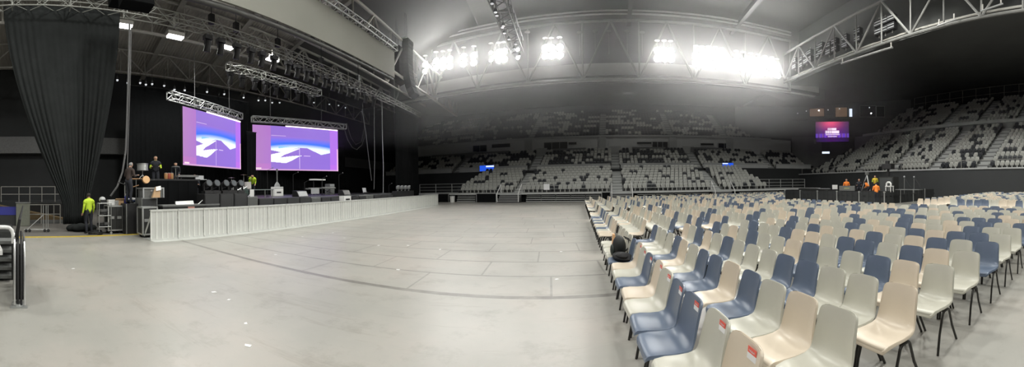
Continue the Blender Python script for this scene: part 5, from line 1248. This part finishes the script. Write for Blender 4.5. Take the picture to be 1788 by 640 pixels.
# ------------------------------------------------------------------ haze in the upper hall
hz = bpy.data.materials.new('haze'); hz.use_nodes = True; nt = hz.node_tree; nt.nodes.clear()
vo = nt.nodes.new('ShaderNodeVolumeScatter'); out = nt.nodes.new('ShaderNodeOutputMaterial'); nt.links.new(vo.outputs[0], out.inputs['Volume'])
vo.inputs['Density'].default_value = HAZE = .0085; vo.inputs['Anisotropy'].default_value = .72; vo.inputs['Color'].default_value = (1,1,1,1)
b = MB(); b.box(-30, 18, 5.5, 28, 50, 20.4)
o = obj('haze', b, hz, None, (0,0,0), ROT_F); o['kind'] = 'stuff'; tag(o, 'bright stage haze hanging under the roof around the floodlights', 'haze')

# ------------------------------------------------------------------ lights
def spot(name, loc, target, power, size=R(120), blend=.6, col=(1,.995,.94), rad=.5):
    l = bpy.data.lights.new(name, 'SPOT'); l.energy = power; l.spot_size = size; l.spot_blend = blend; l.color = col; l.shadow_soft_size = rad
    o = bpy.data.objects.new(name, l); C.objects.link(o); o.location = loc
    o.rotation_euler = (Vector(target)-Vector(loc)).to_track_quat('-Z', 'Y').to_euler(); return o
# house lamps in the roof above and around the camera
PW = 2900
for k, (x, y) in enumerate(((-9,4),(-4,14),(5,4),(7,15),(16,6),(-10,-9),(4,-9),(17,-8),(17,17))):
    d_ = fr(ROT_F, x, y, 0); spot('house_lamp', (d_.x, d_.y, 17.4), (d_.x*1.02, d_.y*1.02+.01, 0), PW*(1.12 if x < -3 else (1.25 if y > 14 else 1.0)), R(156), .35, rad=.8)
# the floodlight groups on the end truss
for k, (x, y) in enumerate(lit):
    q = on(ROT_F, 33.7, x, y); tgt = fr(ROT_F, q[0]*.3, 6, 0)
    spot('flood_beam', fr(ROT_F, *q), tgt, 190 if x in (861, 908) else 440, R(100), .5, (1,.99,.95), .4)
for x in (308, 397, 478):
    q = on(ROT_S, 20.0, x, 80); p = fr(ROT_S, q[0], 19.6, q[2]-.4); spot('stage_house_light', p, (p.x, p.y, 0), 1300, R(150), .5)

# centre soffit lamp; side pair and all spots added to brighten the upper stand
for k, (x, y) in enumerate(((1100,158),(960,160),(1240,162))):
    q = on(ROT_F, 46.5, x, y)
    t = simple('soffit_fill_lamp', ['tiny pale lamp under the dark soffit above the centre of the end stand', 'added tiny fill lamp under the dark soffit nearer the stage', 'added tiny fill lamp under the dark soffit nearer the side stand'][k], 'ceiling light', ROT_F, *q, [('housing', B((-.35,-.15,0,.35,.15,.12)), farsteel), ('diffuser', B((-.3,-.12,-.04,.3,.12,0)), bulb_m), ('hanger', B((-.02,-.02,.12,.02,.02,.8)), dsteel)])
    p = fr(ROT_F, q[0], q[1], q[2]-.2); spot('soffit_fill_spot', p, fr(ROT_F, q[0]*1.1, 55, 9), 550, R(160), .6)
w = bpy.data.worlds.new('world'); bpy.context.scene.world = w; w.use_nodes = True
w.node_tree.nodes['Background'].inputs['Color'].default_value = (.02,.02,.02,1); w.node_tree.nodes['Background'].inputs['Strength'].default_value = .1

# ------------------------------------------------------------------ camera: a swept cylindrical panorama, as the phone made it
cam = bpy.data.cameras.new('camera'); cam.type = 'PANO'; cam.panorama_type = 'CENTRAL_CYLINDRICAL'
cam.central_cylindrical_range_u_min = -894/F_PX; cam.central_cylindrical_range_u_max = 894/F_PX
cam.central_cylindrical_range_v_min = -315/F_PX; cam.central_cylindrical_range_v_max = 325/F_PX
cam.central_cylindrical_radius = 1.0; cam.clip_end = 300
co = bpy.data.objects.new('camera', cam); C.objects.link(co); co.location = (0, 0, H)
co.rotation_euler = (R(90), 9/F_PX, 0)
sc = bpy.context.scene; sc.camera = co
sc.view_settings.view_transform = 'Standard'; sc.view_settings.look = 'None'; sc.view_settings.gamma = 1; sc.view_settings.use_curve_mapping = False
sc.view_settings.exposure = 0
sc.cycles.use_denoising = True
sc.cycles.max_bounces = 6; sc.cycles.diffuse_bounces = 3; sc.cycles.glossy_bounces = 3; sc.cycles.volume_bounces = 0
sc.cycles.sample_clamp_indirect = 4; sc.cycles.use_light_tree = True
